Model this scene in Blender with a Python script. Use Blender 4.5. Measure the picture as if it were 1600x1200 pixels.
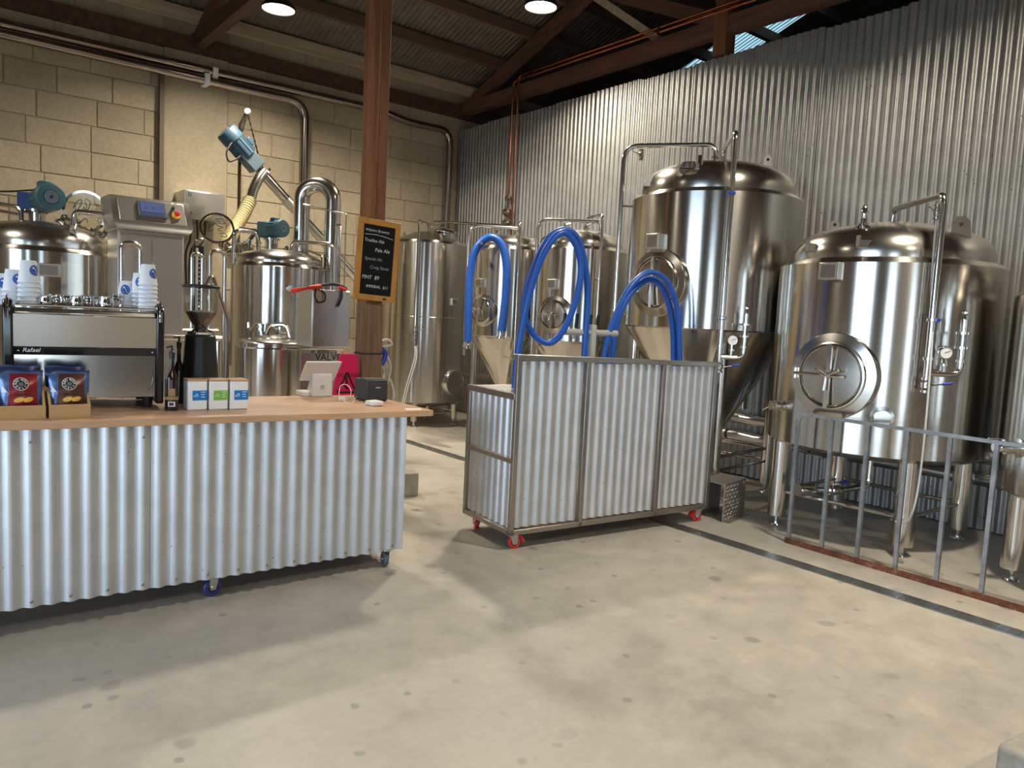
import bpy, bmesh, math, random
from mathutils import Vector, Matrix
for o in list(bpy.data.objects): bpy.data.objects.remove(o)
S = bpy.context.scene
COL = S.collection
random.seed(7)
PI = math.pi
# ------------------------------------------------------------------ camera
CR = ((0.7833283, -0.6196465, 0.0493459), (0.0177139, 0.1016040, 0.9946672), (0.6213558, 0.7782769, -0.0905657))
FPX = 1176.94
CAM = Vector((0, 0, 1.55))
_r, _u, _f = (Vector(v) for v in CR)
cd = bpy.data.cameras.new('camera'); cam = bpy.data.objects.new('camera', cd); COL.objects.link(cam)
cam.matrix_world = Matrix(((_r.x, _u.x, -_f.x, 0), (_r.y, _u.y, -_f.y, 0), (_r.z, _u.z, -_f.z, CAM.z), (0, 0, 0, 1)))
cd.sensor_fit = 'HORIZONTAL'; cd.sensor_width = 36; cd.lens = FPX / 1600 * 36; cd.clip_start = .05; cd.clip_end = 200
S.camera = cam
# ------------------------------------------------------------------ world, daylight, exposure
W = bpy.data.worlds.new('daylight'); S.world = W; W.use_nodes = True
bg = W.node_tree.nodes['Background']; bg.inputs[0].default_value = (.60, .79, 1, 1); bg.inputs[1].default_value = 8.5
S.view_settings.view_transform = 'Standard'; S.view_settings.look = 'None'
S.view_settings.exposure = 0.1; S.view_settings.gamma = 1; S.view_settings.use_curve_mapping = False
LAMP_W = 138
LAMP_COL = (1, .89, .72)
def portal(name, loc, rot, sx, sy):
    l = bpy.data.lights.new(name, 'AREA'); l.shape = 'RECTANGLE'; l.size = sx; l.size_y = sy; l.cycles.is_portal = True
    o = bpy.data.objects.new(name, l); COL.objects.link(o); o.location = loc; o.rotation_euler = rot
# openings of the shed behind the photographer (daylight enters there)
LX, FY = -4.6, -5.0                      # left wall plane, front wall plane
DOOR_L = (.2, 3.4, 3.5)                  # roller door in left wall: y0, y1, height
DOOR_S = (-4.4, -2.5, 2.7)               # second door further along the left wall
DOOR_F = (-1.3, -.2, 2.3)                 # door in front wall: x0, x1, height
for d in (DOOR_L, DOOR_S): portal('door_portal', (LX, (d[0]+d[1])/2, d[2]/2), (0, -PI/2, 0), d[2], d[1]-d[0])
portal('front_portal', ((DOOR_F[0]+DOOR_F[1])/2, FY, DOOR_F[2]/2), (PI/2, 0, 0), DOOR_F[1]-DOOR_F[0], DOOR_F[2])

# ------------------------------------------------------------------ measuring helpers (pixel -> point at a known distance)
def ray(x, y): return _r*((x-800)/FPX) + _u*(-(y-600)/FPX) + _f
def onz(x, y, z): d = ray(x, y); return CAM + d*((z-CAM.z)/d.z)
def onx(x, y, X): d = ray(x, y); return CAM + d*(X/d.x)
def ony(x, y, Y): d = ray(x, y); return CAM + d*(Y/d.y)
def dep(x, y, t): return CAM + ray(x, y)*t
def zat(q, y):      # height of a vertical line through plan point q at picture height y
    a, b = 0.0, 6.0
    for _ in range(40):
        m = (a+b)/2; c = Vector((q[0], q[1], m)) - CAM
        if 600 - FPX*_u.dot(c)/_f.dot(c) > y: a = m
        else: b = m
    return (a+b)/2
def hit(x, y, c, R):  # nearest point on an upright cylinder
    d = ray(x, y); a = d.x**2+d.y**2; b = -(d.x*c[0]+d.y*c[1]); k = c[0]**2+c[1]**2-R*R
    q = max(b*b-a*k, 0); t = (-b-math.sqrt(q))/a
    return CAM + d*t
# ------------------------------------------------------------------ mesh builder
class MB:
    def __init__(s): s.v = []; s.f = []
    def add(s, vs, fs):
        n = len(s.v); s.v += [Vector(v) for v in vs]; s.f += [tuple(i+n for i in f) for f in fs]; return s
    def box(s, a, b, M=None):
        x0, y0, z0 = a; x1, y1, z1 = b
        vs = [Vector(p) for p in ((x0,y0,z0),(x1,y0,z0),(x1,y1,z0),(x0,y1,z0),(x0,y0,z1),(x1,y0,z1),(x1,y1,z1),(x0,y1,z1))]
        if M: vs = [M @ v for v in vs]
        return s.add(vs, [(0,3,2,1),(4,5,6,7),(0,1,5,4),(1,2,6,5),(2,3,7,6),(3,0,4,7)])
    def beam(s, p, q, w, h, up=(0,0,1)):
        p, q = Vector(p), Vector(q); d = (q-p).normalized(); r = d.cross(Vector(up)).normalized(); u = r.cross(d)
        M = Matrix(((r.x,d.x,u.x,p.x),(r.y,d.y,u.y,p.y),(r.z,d.z,u.z,p.z),(0,0,0,1)))
        return s.box((-w/2,0,-h/2),(w/2,(q-p).length,h/2),M)
    def cyl(s, p, q, r, r2=None, n=12, cap=True):
        p, q = Vector(p), Vector(q); r2 = r if r2 is None else r2
        return s.lathe([(0,0),(r,0),(r2,(q-p).length),(0,(q-p).length)] if cap else [(r,0),(r2,(q-p).length)], p, q-p, n)
    def lathe(s, prof, o=(0,0,0), ax=(0,0,1), n=24, a0=0, a1=2*PI):
        o = Vector(o); z = Vector(ax).normalized(); x = z.orthogonal().normalized() if abs(z.z) < .999 else Vector((1,0,0))
        if abs(z.z) < .999: x = Vector((0,0,1)).cross(z).normalized()
        y = z.cross(x); full = abs(a1-a0-2*PI) < 1e-6; m = n if full else n+1
        base = len(s.v); idx = []
        for r, h in prof:
            if r < 1e-6: idx.append([len(s.v)]); s.v.append(o+z*h)
            else:
                row = []
                for i in range(m):
                    t = a0+(a1-a0)*i/n; row.append(len(s.v)); s.v.append(o+z*h+(x*math.cos(t)+y*math.sin(t))*r)
                idx.append(row)
        for A, B in zip(idx, idx[1:]):
            for i in range(n):
                j = (i+1) % m if full else i+1
                if len(A) == 1 and len(B) == 1: continue
                if len(A) == 1: s.f.append((A[0], B[j], B[i]))
                elif len(B) == 1: s.f.append((A[i], A[j], B[0]))
                else: s.f.append((A[i], A[j], B[j], B[i]))
        return s
    def tube(s, pts, r, n=10, closed=False):
        pts = [Vector(p) for p in pts]; N = len(pts); rings = []
        up = None
        for i, p in enumerate(pts):
            a = pts[i-1] if (i > 0 or closed) else p; b = pts[(i+1) % N] if (i < N-1 or closed) else p
            t = (b-a).normalized()
            if up is None: up = t.orthogonal().normalized()
            up = (up - t*up.dot(t));  up = up.normalized() if up.length > 1e-6 else t.orthogonal().normalized()
            sd = t.cross(up); rr = r[i] if isinstance(r, (list, tuple)) else r
            rings.append([p + (up*math.cos(2*PI*k/n)+sd*math.sin(2*PI*k/n))*rr for k in range(n)])
        base = len(s.v)
        for R_ in rings: s.v += R_
        m = N if closed else N-1
        for i in range(m):
            for k in range(n):
                a = base+i*n+k; b = base+i*n+(k+1) % n; c = base+((i+1) % N)*n+(k+1) % n; d = base+((i+1) % N)*n+k
                s.f.append((a, b, c, d))
        if not closed:
            s.f.append(tuple(base+k for k in range(n))[::-1]); s.f.append(tuple(base+(N-1)*n+k for k in range(n)))
        return s
    def prism(s, poly, M, t):    # polygon in local xy, thickness along local z
        n = len(poly); vs = [M @ Vector((x, y, 0)) for x, y in poly] + [M @ Vector((x, y, t)) for x, y in poly]
        return s.add(vs, [tuple(range(n))[::-1], tuple(range(n, 2*n))] + [(i, (i+1) % n, n+(i+1) % n, n+i) for i in range(n)])
    def map(s, fn): s.v = [fn(v) for v in s.v]; return s
    def build(s, name, m, parent=None, bevel=0, flat=False, ang=35):
        me = bpy.data.meshes.new(name)
        off = parent_origin(parent)
        me.from_pydata([v-off for v in s.v], [], s.f); me.materials.append(mat(m))
        bm = bmesh.new(); bm.from_mesh(me); bmesh.ops.recalc_face_normals(bm, faces=bm.faces); bm.to_mesh(me); bm.free()
        if not flat:
            for p in me.polygons: p.use_smooth = True
            me.set_sharp_from_angle(angle=math.radians(ang))
        o = bpy.data.objects.new(name, me); COL.objects.link(o)
        if parent: o.parent = parent
        if bevel:
            b = o.modifiers.new('bevel', 'BEVEL'); b.width = bevel; b.segments = 2; b.limit_method = 'ANGLE'
        return o
def parent_origin(p):
    v = Vector((0, 0, 0))
    while p: v += p.location; p = p.parent
    return v
def arc(pts, rad=.05, k=5):    # polyline with rounded corners
    pts = [Vector(p) for p in pts]; out = [pts[0]]
    for a, b, c in zip(pts, pts[1:], pts[2:]):
        d1 = (a-b); d2 = (c-b); r = min(rad, d1.length*.49, d2.length*.49); p = b+d1.normalized()*r; q = b+d2.normalized()*r
        for i in range(k+1):
            t = i/k; out.append(p*(1-t)**2 + b*2*t*(1-t) + q*t*t)
    out.append(pts[-1]); return out
def spline(pts, k=8, closed=False):
    P = [Vector(p) for p in pts]; n = len(P); out = []
    for i in range(n if closed else n-1):
        g = (lambda j: P[j % n]) if closed else (lambda j: P[min(max(j, 0), n-1)])
        a, b, c, d = g(i-1), g(i), g(i+1), g(i+2)
        for j in range(k):
            t = j/k; out.append(.5*((2*b)+(c-a)*t+(2*a-5*b+4*c-d)*t*t+(3*b-a-3*c+d)*t**3))
    if not closed: out.append(P[-1])
    return out
def tag(o, label=None, cat=None, group=None, kind=None):
    for k, v in (('label', label), ('category', cat), ('group', group), ('kind', kind)):
        if v: o[k] = v
    return o
def thing(name, label, cat, loc=(0,0,0), group=None):
    o = bpy.data.objects.new(name, None); COL.objects.link(o); o.location = loc; o.empty_display_size = .1
    return tag(o, label, cat, group)
def copy_tree(o, parent=None):
    c = o.copy(); COL.objects.link(c); c.parent = parent
    for ch in [x for x in bpy.data.objects if x.parent == o]: copy_tree(ch, c)
    return c
def frame(o, right, up):
    r = Vector(right).normalized(); u = Vector(up); u = (u-r*u.dot(r)).normalized(); n = r.cross(u); o = Vector(o)
    return Matrix(((r.x,u.x,n.x,o.x),(r.y,u.y,n.y,o.y),(r.z,u.z,n.z,o.z),(0,0,0,1)))
def text(name, s, size, M, m, parent, align='LEFT', shear=0, sx=1):
    cu = bpy.data.curves.new(name, 'FONT'); cu.body = s; cu.size = size; cu.align_x = align; cu.shear = shear; cu.extrude = .0006; cu.resolution_u = 3
    t = bpy.data.objects.new(name, cu); COL.objects.link(t)
    me = bpy.data.meshes.new_from_object(t.evaluated_get(bpy.context.evaluated_depsgraph_get()))
    bpy.data.objects.remove(t)
    me.transform(Matrix.Translation(-parent_origin(parent)) @ M @ Matrix.Diagonal((sx, 1, 1, 1))); me.materials.clear(); me.materials.append(mat(m)); me.name = name
    o = bpy.data.objects.new(name, me); COL.objects.link(o); o.parent = parent; return o

# ------------------------------------------------------------------ materials
MATS = {}
def mat(n): return MATS[n]
def base(name, col, rough=.5, metal=0, **kw):
    m = bpy.data.materials.new(name); m.use_nodes = True; nt = m.node_tree; b = nt.nodes['Principled BSDF']
    b.inputs['Base Color'].default_value = (*col, 1); b.inputs['Roughness'].default_value = rough; b.inputs['Metallic'].default_value = metal
    for k, v in kw.items(): b.inputs[k.replace('_', ' ')].default_value = v
    MATS[name] = m; return m, nt, b
def noise(nt, scale, detail=4, vec=None, rough=.55):
    n = nt.nodes.new('ShaderNodeTexNoise'); n.inputs['Scale'].default_value = scale; n.inputs['Detail'].default_value = detail; n.inputs['Roughness'].default_value = rough
    if vec: nt.links.new(vec, n.inputs['Vector'])
    return n.outputs['Fac']
def coord(nt, sc=(1,1,1), kind='Object'):
    t = nt.nodes.new('ShaderNodeTexCoord'); mp = nt.nodes.new('ShaderNodeMapping'); mp.inputs['Scale'].default_value = sc
    nt.links.new(t.outputs[kind], mp.inputs['Vector']); return mp.outputs['Vector']
def world(nt, sc=(1,1,1)):
    t = nt.nodes.new('ShaderNodeNewGeometry'); mp = nt.nodes.new('ShaderNodeMapping'); mp.inputs['Scale'].default_value = sc
    nt.links.new(t.outputs['Position'], mp.inputs['Vector']); return mp.outputs['Vector']
def ramp(nt, fac, stops):
    r = nt.nodes.new('ShaderNodeValToRGB'); e = r.color_ramp.elements
    e[0].position, e[0].color = stops[0][0], (*stops[0][1], 1); e[1].position, e[1].color = stops[-1][0], (*stops[-1][1], 1)
    for p, c in stops[1:-1]: x = e.new(p); x.color = (*c, 1)
    nt.links.new(fac, r.inputs['Fac']); return r.outputs['Color']
def mix(nt, a, b, fac, mode='MIX'):
    m = nt.nodes.new('ShaderNodeMix'); m.data_type = 'RGBA'; m.blend_type = mode
    for s, v in ((m.inputs[0], fac), (m.inputs[6], a), (m.inputs[7], b)):
        if hasattr(v, 'links') or hasattr(v, 'is_linked'): nt.links.new(v, s)
        else: s.default_value = v if isinstance(v, float) else (*v, 1)
    return m.outputs[2]
def bump(nt, b, h, strength=.2, dist=.01):
    n = nt.nodes.new('ShaderNodeBump'); n.inputs['Strength'].default_value = strength; n.inputs['Distance'].default_value = dist
    nt.links.new(h, n.inputs['Height']); nt.links.new(n.outputs[0], b.inputs['Normal'])
def rnd(nt):
    return nt.nodes.new('ShaderNodeObjectInfo').outputs['Random']
def plain(name, col, rough=.5, metal=0, **kw): base(name, col, rough, metal, **kw)

# stainless steel of the tanks: brushed round the shell, so highlights stretch upright
def make_steel(name, col, rough, aniso):
    m, nt, b = base(name, col, rough, 1)
    v = coord(nt, (1.5, 1.5, 60)); n = noise(nt, 3, 3, v)
    nt.links.new(ramp(nt, n, [(.3, tuple(c*.93 for c in col)), (.7, tuple(min(1, c*1.05) for c in col))]), b.inputs['Base Color'])
    if aniso:
        t = nt.nodes.new('ShaderNodeTangent'); t.direction_type = 'RADIAL'; t.axis = 'Z'
        nt.links.new(t.outputs[0], b.inputs['Tangent']); b.inputs['Anisotropic'].default_value = aniso; b.inputs['Anisotropic Rotation'].default_value = .25
    n2 = noise(nt, 1.6, 2, coord(nt, (1.2, 1.2, .35))); bump(nt, b, n2, .06, .03)
make_steel('steel', (.60, .57, .52), .2, .85)
make_steel('steel_dome', (.56, .53, .48), .22, .5)
plain('pipe_steel', (.66, .63, .58), .17, 1)
plain('pipe_dark', (.36, .31, .28), .2, 1)
plain('frame_steel', (.40, .37, .33), .34, 1)
plain('chrome', (.82, .81, .79), .06, 1)
m, nt, b = base('panel_steel', (.68, .66, .62), .34, 1)
bump(nt, b, noise(nt, 40, 2, coord(nt, (.3, .3, 12))), .05, .002)
m, nt, b = base('mirror_panel', (.45, .43, .40), .13, 1)
def galv(name, c0, c1, rough, metal, spots):
    m, nt, b = base(name, c0, rough, metal)
    v = world(nt); n = noise(nt, 6, 5, v); c = ramp(nt, n, [(.3, c0), (.7, c1)])
    vo = nt.nodes.new('ShaderNodeTexVoronoi'); vo.inputs['Scale'].default_value = 17; nt.links.new(v, vo.inputs['Vector'])
    sp = ramp(nt, vo.outputs['Distance'], [(0, (1,1,1)), (spots, (1,1,1)), (spots+.02, (0,0,0))])
    gate = ramp(nt, noise(nt, 1.7, 2, v), [(.42, (0,0,0)), (.58, (1,1,1))])
    k = mix(nt, sp, gate, 1.0, 'MULTIPLY')
    nt.links.new(mix(nt, c, (.06, .055, .05), k), b.inputs['Base Color'])
    bump(nt, b, noise(nt, 130, 2, v), .05, .002)
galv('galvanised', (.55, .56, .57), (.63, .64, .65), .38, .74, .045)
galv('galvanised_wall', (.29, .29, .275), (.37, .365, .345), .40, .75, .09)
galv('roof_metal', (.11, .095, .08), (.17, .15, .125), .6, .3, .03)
# concrete floor
m, nt, b = base('concrete', (.4, .36, .3), .42)
v = world(nt); n1 = noise(nt, .55, 6, v, .6); n2 = noise(nt, 5, 6, v, .65)
c = ramp(nt, n1, [(.3, (.33, .31, .27)), (.5, (.41, .378, .318)), (.7, (.45, .408, .335))])
c = mix(nt, c, ramp(nt, n2, [(.3, (.72, .72, .72)), (.65, (1.08, 1.08, 1.08))]), .55, 'MULTIPLY')
vo = nt.nodes.new('ShaderNodeTexVoronoi'); vo.voronoi_dimensions = '2D'; vo.inputs['Scale'].default_value = 1.9; vo.inputs['Randomness'].default_value = 1
mp = nt.nodes.new('ShaderNodeMix'); mp.data_type = 'VECTOR'; mp.inputs[0].default_value = .06
nn = nt.nodes.new('ShaderNodeTexNoise'); nn.inputs['Scale'].default_value = 6; nt.links.new(v, nn.inputs['Vector'])
nt.links.new(v, mp.inputs[4]); nt.links.new(nn.outputs['Color'], mp.inputs[5]); nt.links.new(mp.outputs[1], vo.inputs['Vector'])
spot = ramp(nt, vo.outputs['Distance'], [(0, (1,1,1)), (.045, (1,1,1)), (.085, (0,0,0))])
gate = ramp(nt, vo.outputs['Color'], [(.42, (0,0,0)), (.72, (.9,.9,.9))])
c = mix(nt, c, (.22, .205, .18), mix(nt, spot, ramp(nt, vo.outputs['Color'], [(.40, (0,0,0)), (.75, (.75,.75,.75))]), 1.0, 'MULTIPLY'))
vo2 = nt.nodes.new('ShaderNodeTexVoronoi'); vo2.voronoi_dimensions = '2D'; vo2.inputs['Scale'].default_value = 3.7; nt.links.new(mp.outputs[1], vo2.inputs['Vector'])
sp2 = ramp(nt, vo2.outputs['Distance'], [(0, (1,1,1)), (.05, (1,1,1)), (.08, (0,0,0))]); gt2 = ramp(nt, vo2.outputs['Color'], [(.45, (0,0,0)), (.8, (.8,.8,.8))])
c = mix(nt, c, (.23, .215, .19), mix(nt, sp2, gt2, 1.0, 'MULTIPLY'))
n3 = noise(nt, 22, 5, v, .7); c = mix(nt, c, ramp(nt, n3, [(.3, (.86, .86, .86)), (.7, (1.06, 1.06, 1.06))]), .6, 'MULTIPLY')
nt.links.new(c, b.inputs['Base Color'])
nt.links.new(ramp(nt, n2, [(.3, (.34,)*3), (.7, (.55,)*3)]), b.inputs['Roughness']); bump(nt, b, n2, .06, .01)
# limestone blocks
def stone(name, a, c_, sc):
    m, nt, b = base(name, a, .9)
    v = world(nt); n1 = noise(nt, sc, 6, v, .65); n2 = noise(nt, 30, 5, v, .7)
    c = ramp(nt, n1, [(.25, a), (.75, c_)])
    c = mix(nt, c, ramp(nt, rnd(nt), [(0, (.86, .84, .80)), (1, (1.08, 1.05, 1))]), 1.0, 'MULTIPLY')
    nt.links.new(mix(nt, c, ramp(nt, n2, [(.35, (.7, .68, .62)), (.6, (1, 1, 1))]), .5, 'MULTIPLY'), b.inputs['Base Color'])
    bump(nt, b, n2, .35, .01)
stone('limestone', (.355, .305, .22), (.45, .39, .29), 1.4)
stone('render', (.31, .27, .20), (.40, .35, .26), 1.8)
stone('mortar', (.31, .265, .19), (.395, .34, .25), 2)
stone('rough_concrete', (.26, .25, .23), (.44, .41, .36), 9)
def timber(name, a, c_, rough, stretch, rs=.25):
    m, nt, b = base(name, a, rough)
    v = coord(nt, stretch); n1 = noise(nt, 2.2, 6, v, .65)
    c = ramp(nt, n1, [(.3, a), (.7, c_)])
    if rs: c = mix(nt, c, ramp(nt, rnd(nt), [(0, (1-rs,)*3), (1, (1+rs,)*3)]), 1.0, 'MULTIPLY')
    nt.links.new(c, b.inputs['Base Color']); bump(nt, b, n1, .25, .006)
timber('post_wood', (.15, .055, .022), (.30, .125, .05), .7, (9, 9, .5))
timber('post_wood_old', (.10, .055, .03), (.20, .115, .065), .75, (12, 12, .8))
timber('beam_wood', (.055, .026, .018), (.125, .055, .034), .8, (6, .6, 6))
timber('purlin_wood', (.075, .045, .03), (.155, .09, .058), .85, (.5, 6, 6))
timber('pale_wood', (.28, .22, .15), (.46, .37, .25), .85, (.5, 6, 6))
timber('counter_wood', (.44, .26, .15), (.60, .38, .23), .38, (.9, 11, 11), 0)
timber('bamboo', (.45, .27, .11), (.56, .36, .16), .5, (1.5, 14, 14), .06)
timber('frame_wood', (.38, .17, .03), (.52, .25, .05), .45, (6, 6, 1.5), 0)
plain('black_paint', (.012, .012, .012), .4); plain('black_gloss', (.012, .012, .013), .16); plain('dark_void', (.02, .018, .016), .9)
plain('white_plastic', (.72, .71, .69), .35); plain('white_card', (.82, .83, .84), .5); plain('cup_paper', (.72, .78, .86), .55)
plain('logo_blue', (.03, .13, .50), .5); plain('logo_dark', (.03, .02, .03), .5); plain('label_blue', (.0, .19, .58), .45); plain('label_green', (.22, .50, .04), .45)
plain('print_pale', (.55, .75, .92), .5); plain('print_white', (.85, .85, .85), .5); plain('chalk', (.62, .62, .60), .9); plain('chalk_faint', (.30, .31, .31), .9)
plain('slate', (.008, .009, .010), .85, 0, Specular_IOR_Level=.2); plain('hose_blue', (.008, .085, .42), .38); plain('valve_blue', (.02, .05, .40), .4)
plain('motor_blue', (.030, .075, .115), .45); plain('motor_teal', (.026, .085, .11), .45); plain('gear_blue', (.008, .035, .15), .4); plain('gear_grey', (.075, .11, .14), .45)
plain('caster_red', (.55, .025, .012), .4); plain('caster_blue', (.03, .035, .17), .4); plain('rubber_grey', (.07, .085, .10), .55); plain('zinc', (.55, .55, .53), .3, 1)
plain('copper', (.50, .17, .08), .25, 1); plain('copper_old', (.20, .075, .04), .4, 1)
plain('suction_hose', (.33, .27, .13), .6); plain('clear_hose', (.62, .62, .60), .3); plain('white_hose', (.50, .49, .47), .4)
m, nt, b = base('beans', (.05, .018, .009), .4)
vb = nt.nodes.new('ShaderNodeTexVoronoi'); vb.inputs['Scale'].default_value = 90; nt.links.new(world(nt), vb.inputs['Vector']); bump(nt, b, vb.outputs['Distance'], .9, .01)
nt.links.new(ramp(nt, vb.outputs['Distance'], [(0, (.075, .028, .014)), (.6, (.018, .007, .004))]), b.inputs['Base Color'])
plain('sign_pink', (.75, .01, .11), .4); plain('sign_black', (.015, .008, .01), .5)
plain('tape_red', (.75, .03, .02), .5); plain('bottle_dark', (.02, .010, .006), .12); plain('label_kraft', (.34, .22, .10), .7)
plain('bag_navy', (.03, .045, .12), .28, .35); plain('bag_blue', (.09, .15, .32), .25, .4); plain('bag_red', (.26, .015, .02), .3, .3); plain('bag_brown', (.10, .035, .02), .3, .3)
plain('chip_yellow', (.75, .42, .06), .5); plain('bag_silver', (.5, .5, .55), .25, .8); plain('gauge_face', (.8, .8, .78), .4)
plain('printer_black', (.030, .034, .038), .45); plain('band_black', (.02, .02, .02), .7); plain('foil', (.62, .62, .62), .28, 1); plain('insul_black', (.03, .03, .03), .8)
plain('estop_red', (.7, .03, .02), .4); plain('estop_yellow', (.8, .5, .03), .5); plain('white_rubber', (.6, .6, .58), .6); plain('tie_white', (.8, .8, .76), .5)
plain('pvc_grey', (.36, .36, .35), .45); plain('conduit_brown', (.11, .075, .045), .6); plain('duct_beige', (.34, .28, .20), .5)
plain('ground_out', (.42, .36, .28), .9); plain('side_wall', (.13, .11, .09), .9)
m, nt, b = base('rust', (.2, .06, .02), .85)
n1 = noise(nt, 14, 6, world(nt), .7); nt.links.new(ramp(nt, n1, [(.3, (.055, .020, .012)), (.55, (.16, .05, .02)), (.75, (.32, .20, .11))]), b.inputs['Base Color']); bump(nt, b, n1, .4, .004)
m, nt, b = base('rail_steel', (.27, .28, .29), .45, .7)
n1 = noise(nt, 9, 5, world(nt), .7); nt.links.new(ramp(nt, n1, [(.35, (.19, .20, .21)), (.65, (.34, .35, .36))]), b.inputs['Base Color'])
m, nt, b = base('checker_plate', (.38, .36, .33), .4, .8)
def glass(name, col, rough, gloss):
    m = bpy.data.materials.new(name); m.use_nodes = True; nt = m.node_tree; nt.nodes.remove(nt.nodes['Principled BSDF'])
    t = nt.nodes.new('ShaderNodeBsdfTransparent'); t.inputs[0].default_value = (*col, 1)
    g = nt.nodes.new('ShaderNodeBsdfGlossy'); g.inputs['Roughness'].default_value = rough
    lw = nt.nodes.new('ShaderNodeLayerWeight'); lw.inputs[0].default_value = .18; mx = nt.nodes.new('ShaderNodeMixShader')
    mm = nt.nodes.new('ShaderNodeMath'); mm.operation = 'MULTIPLY_ADD'; mm.inputs[1].default_value = gloss; mm.inputs[2].default_value = .04; nt.links.new(lw.outputs['Facing'], mm.inputs[0]); nt.links.new(mm.outputs[0], mx.inputs[0]); nt.links.new(t.outputs[0], mx.inputs[1]); nt.links.new(g.outputs[0], mx.inputs[2])
    nt.links.new(mx.outputs[0], nt.nodes['Material Output'].inputs[0]); MATS[name] = m
glass('clear_plastic', (.95, .95, .94), .05, .5); glass('lid_glass', (.93, .92, .88), .04, .3)
def glow(name, col, st):
    m = bpy.data.materials.new(name); m.use_nodes = True; nt = m.node_tree; nt.nodes.remove(nt.nodes['Principled BSDF'])
    e = nt.nodes.new('ShaderNodeEmission'); e.inputs[0].default_value = (*col, 1); e.inputs[1].default_value = st
    nt.links.new(e.outputs[0], nt.nodes['Material Output'].inputs[0]); MATS[name] = m
glow('lamp_glow', (1, .93, .80), 14); glow('screen_glow', (.16, .20, .42), .55)
m = bpy.data.materials.new('skylight'); m.use_nodes = True; nt = m.node_tree; nt.nodes.remove(nt.nodes['Principled BSDF'])
t = nt.nodes.new('ShaderNodeBsdfTranslucent'); wv = nt.nodes.new('ShaderNodeTexWave'); wv.inputs['Scale'].default_value = 1/.076/3.183; wv.inputs['Distortion'].default_value = .6; nt.links.new(world(nt), wv.inputs['Vector']); nt.links.new(ramp(nt, wv.outputs['Fac'], [(.15, (.012, .016, .016)), (.45, (.10, .135, .13))]), t.inputs[0]); nt.links.new(t.outputs[0], nt.nodes['Material Output'].inputs[0]); MATS['skylight'] = m

# ------------------------------------------------------------------ the setting
XR, YB, WT = 6.75, 10.1, 4.38           # corrugated wall plane, block wall plane, corrugated wall height
def corr(p, q, z0, z1, n, pitch=.076, amp=.009, seg=8, zf=None):
    """corrugated sheet from plan point p to q, ridges upright"""
    p, q = Vector((p[0], p[1], 0)), Vector((q[0], q[1], 0)); L = (q-p).length; d = (q-p)/L; n = Vector(n); k = max(2, int(L/pitch*seg))
    vs = []; fs = []
    for i in range(k+1):
        t = L*i/k; b = p+d*t+n*(amp*math.cos(2*PI*t/pitch))
        dz = zf(b) if zf else 0
        vs += [b+Vector((0,0,z0+dz)), b+Vector((0,0,z1+dz))]
    for i in range(k): fs.append((2*i, 2*i+2, 2*i+3, 2*i+1))
    return MB().add(vs, fs)
fl = MB().box((LX, FY, -.2), (13.2, YB+.3, 0)).build('floor', 'concrete', flat=True); tag(fl, 'pale worn concrete floor with dark spots', kind='structure')
og = MB().box((-40, -40, -.5), (40, 40, -.21)).build('ground_outside', 'ground_out', flat=True); tag(og, kind='structure')
# back wall of limestone blocks
wb = MB().box((LX, YB, 0), (13.2, YB+.3, 4.95)).build('wall_back', 'mortar', flat=True); tag(wb, 'cream limestone block wall behind the brewhouse', kind='structure')
rb = random.Random(3)
CH = .2985
for k in range(0, 16):
    z0 = 3.185-CH*10+CH*k; x = -.35-rb.random()*.5
    while x < 6.7:
        w = rb.choice((.50, .56, .60, .64)); x1 = min(x+w, 6.74)
        if x1-x > .08 and not (x > 2.40 and x1 < 3.2):
            j = .006*rb.random()
            a = max(x, 3.19) if x1 > 3.19 and x > 2.3 and x < 3.19 else x
            e = min(x1, 2.42) if x < 2.42 < x1 and x1 < 3.3 else x1
            if e-a > .06: MB().box((a+.007, YB-.008-j, z0+.007), (e-.007, YB+.05, z0+CH-.007)).build('block', 'limestone', wb, bevel=.005)
        x = x1
pier = MB().box((2.43, YB-.05, 0), (3.18, YB+.05, 4.62)).build('pier', 'render', wb, flat=True)
MB().box((LX, YB-.1, 4.56), (13, YB+.02, 4.74)).build('wall_plate', 'beam_wood', wb, flat=True)
# corrugated partition wall
wr = MB().box((XR+.03, FY, 0), (XR+.1, YB, WT-.03)).build('wall_right', 'dark_void', flat=True); tag(wr, 'galvanised corrugated iron partition wall behind the tanks', kind='structure')
y = YB
i = 0
while y > FY+.1:
    y1 = y-.762
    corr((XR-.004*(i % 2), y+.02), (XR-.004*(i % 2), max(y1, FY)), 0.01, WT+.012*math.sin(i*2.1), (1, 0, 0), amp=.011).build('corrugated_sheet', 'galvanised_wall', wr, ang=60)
    y = y1; i += 1
# shed walls behind the photographer, with the openings that let the daylight in
wl = MB()
for a, b in ((FY, DOOR_S[0]), (DOOR_S[1], DOOR_L[0]), (DOOR_L[1], YB)): wl.box((LX-.2, a, 0), (LX, b, 6.5))
for d in (DOOR_L, DOOR_S): wl.box((LX-.2, d[0], d[2]), (LX, d[1], 6.5))
wl = wl.box((LX-.2, FY, 6.5), (LX, YB, 8)).build('wall_left', 'side_wall', flat=True); tag(wl, kind='structure')
wf = MB().box((LX, FY-.2, 0), (DOOR_F[0], FY, 5.2)).box((DOOR_F[1], FY-.2, 0), (13.2, FY, 5.2)).box((DOOR_F[0], FY-.2, DOOR_F[2]), (DOOR_F[1], FY, 5.2)).build('wall_front', 'side_wall', flat=True); tag(wf, kind='structure')
we = MB().box((13, FY, 0), (13.2, YB, 8)).build('wall_far', 'dark_void', flat=True); tag(we, kind='structure')
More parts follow.
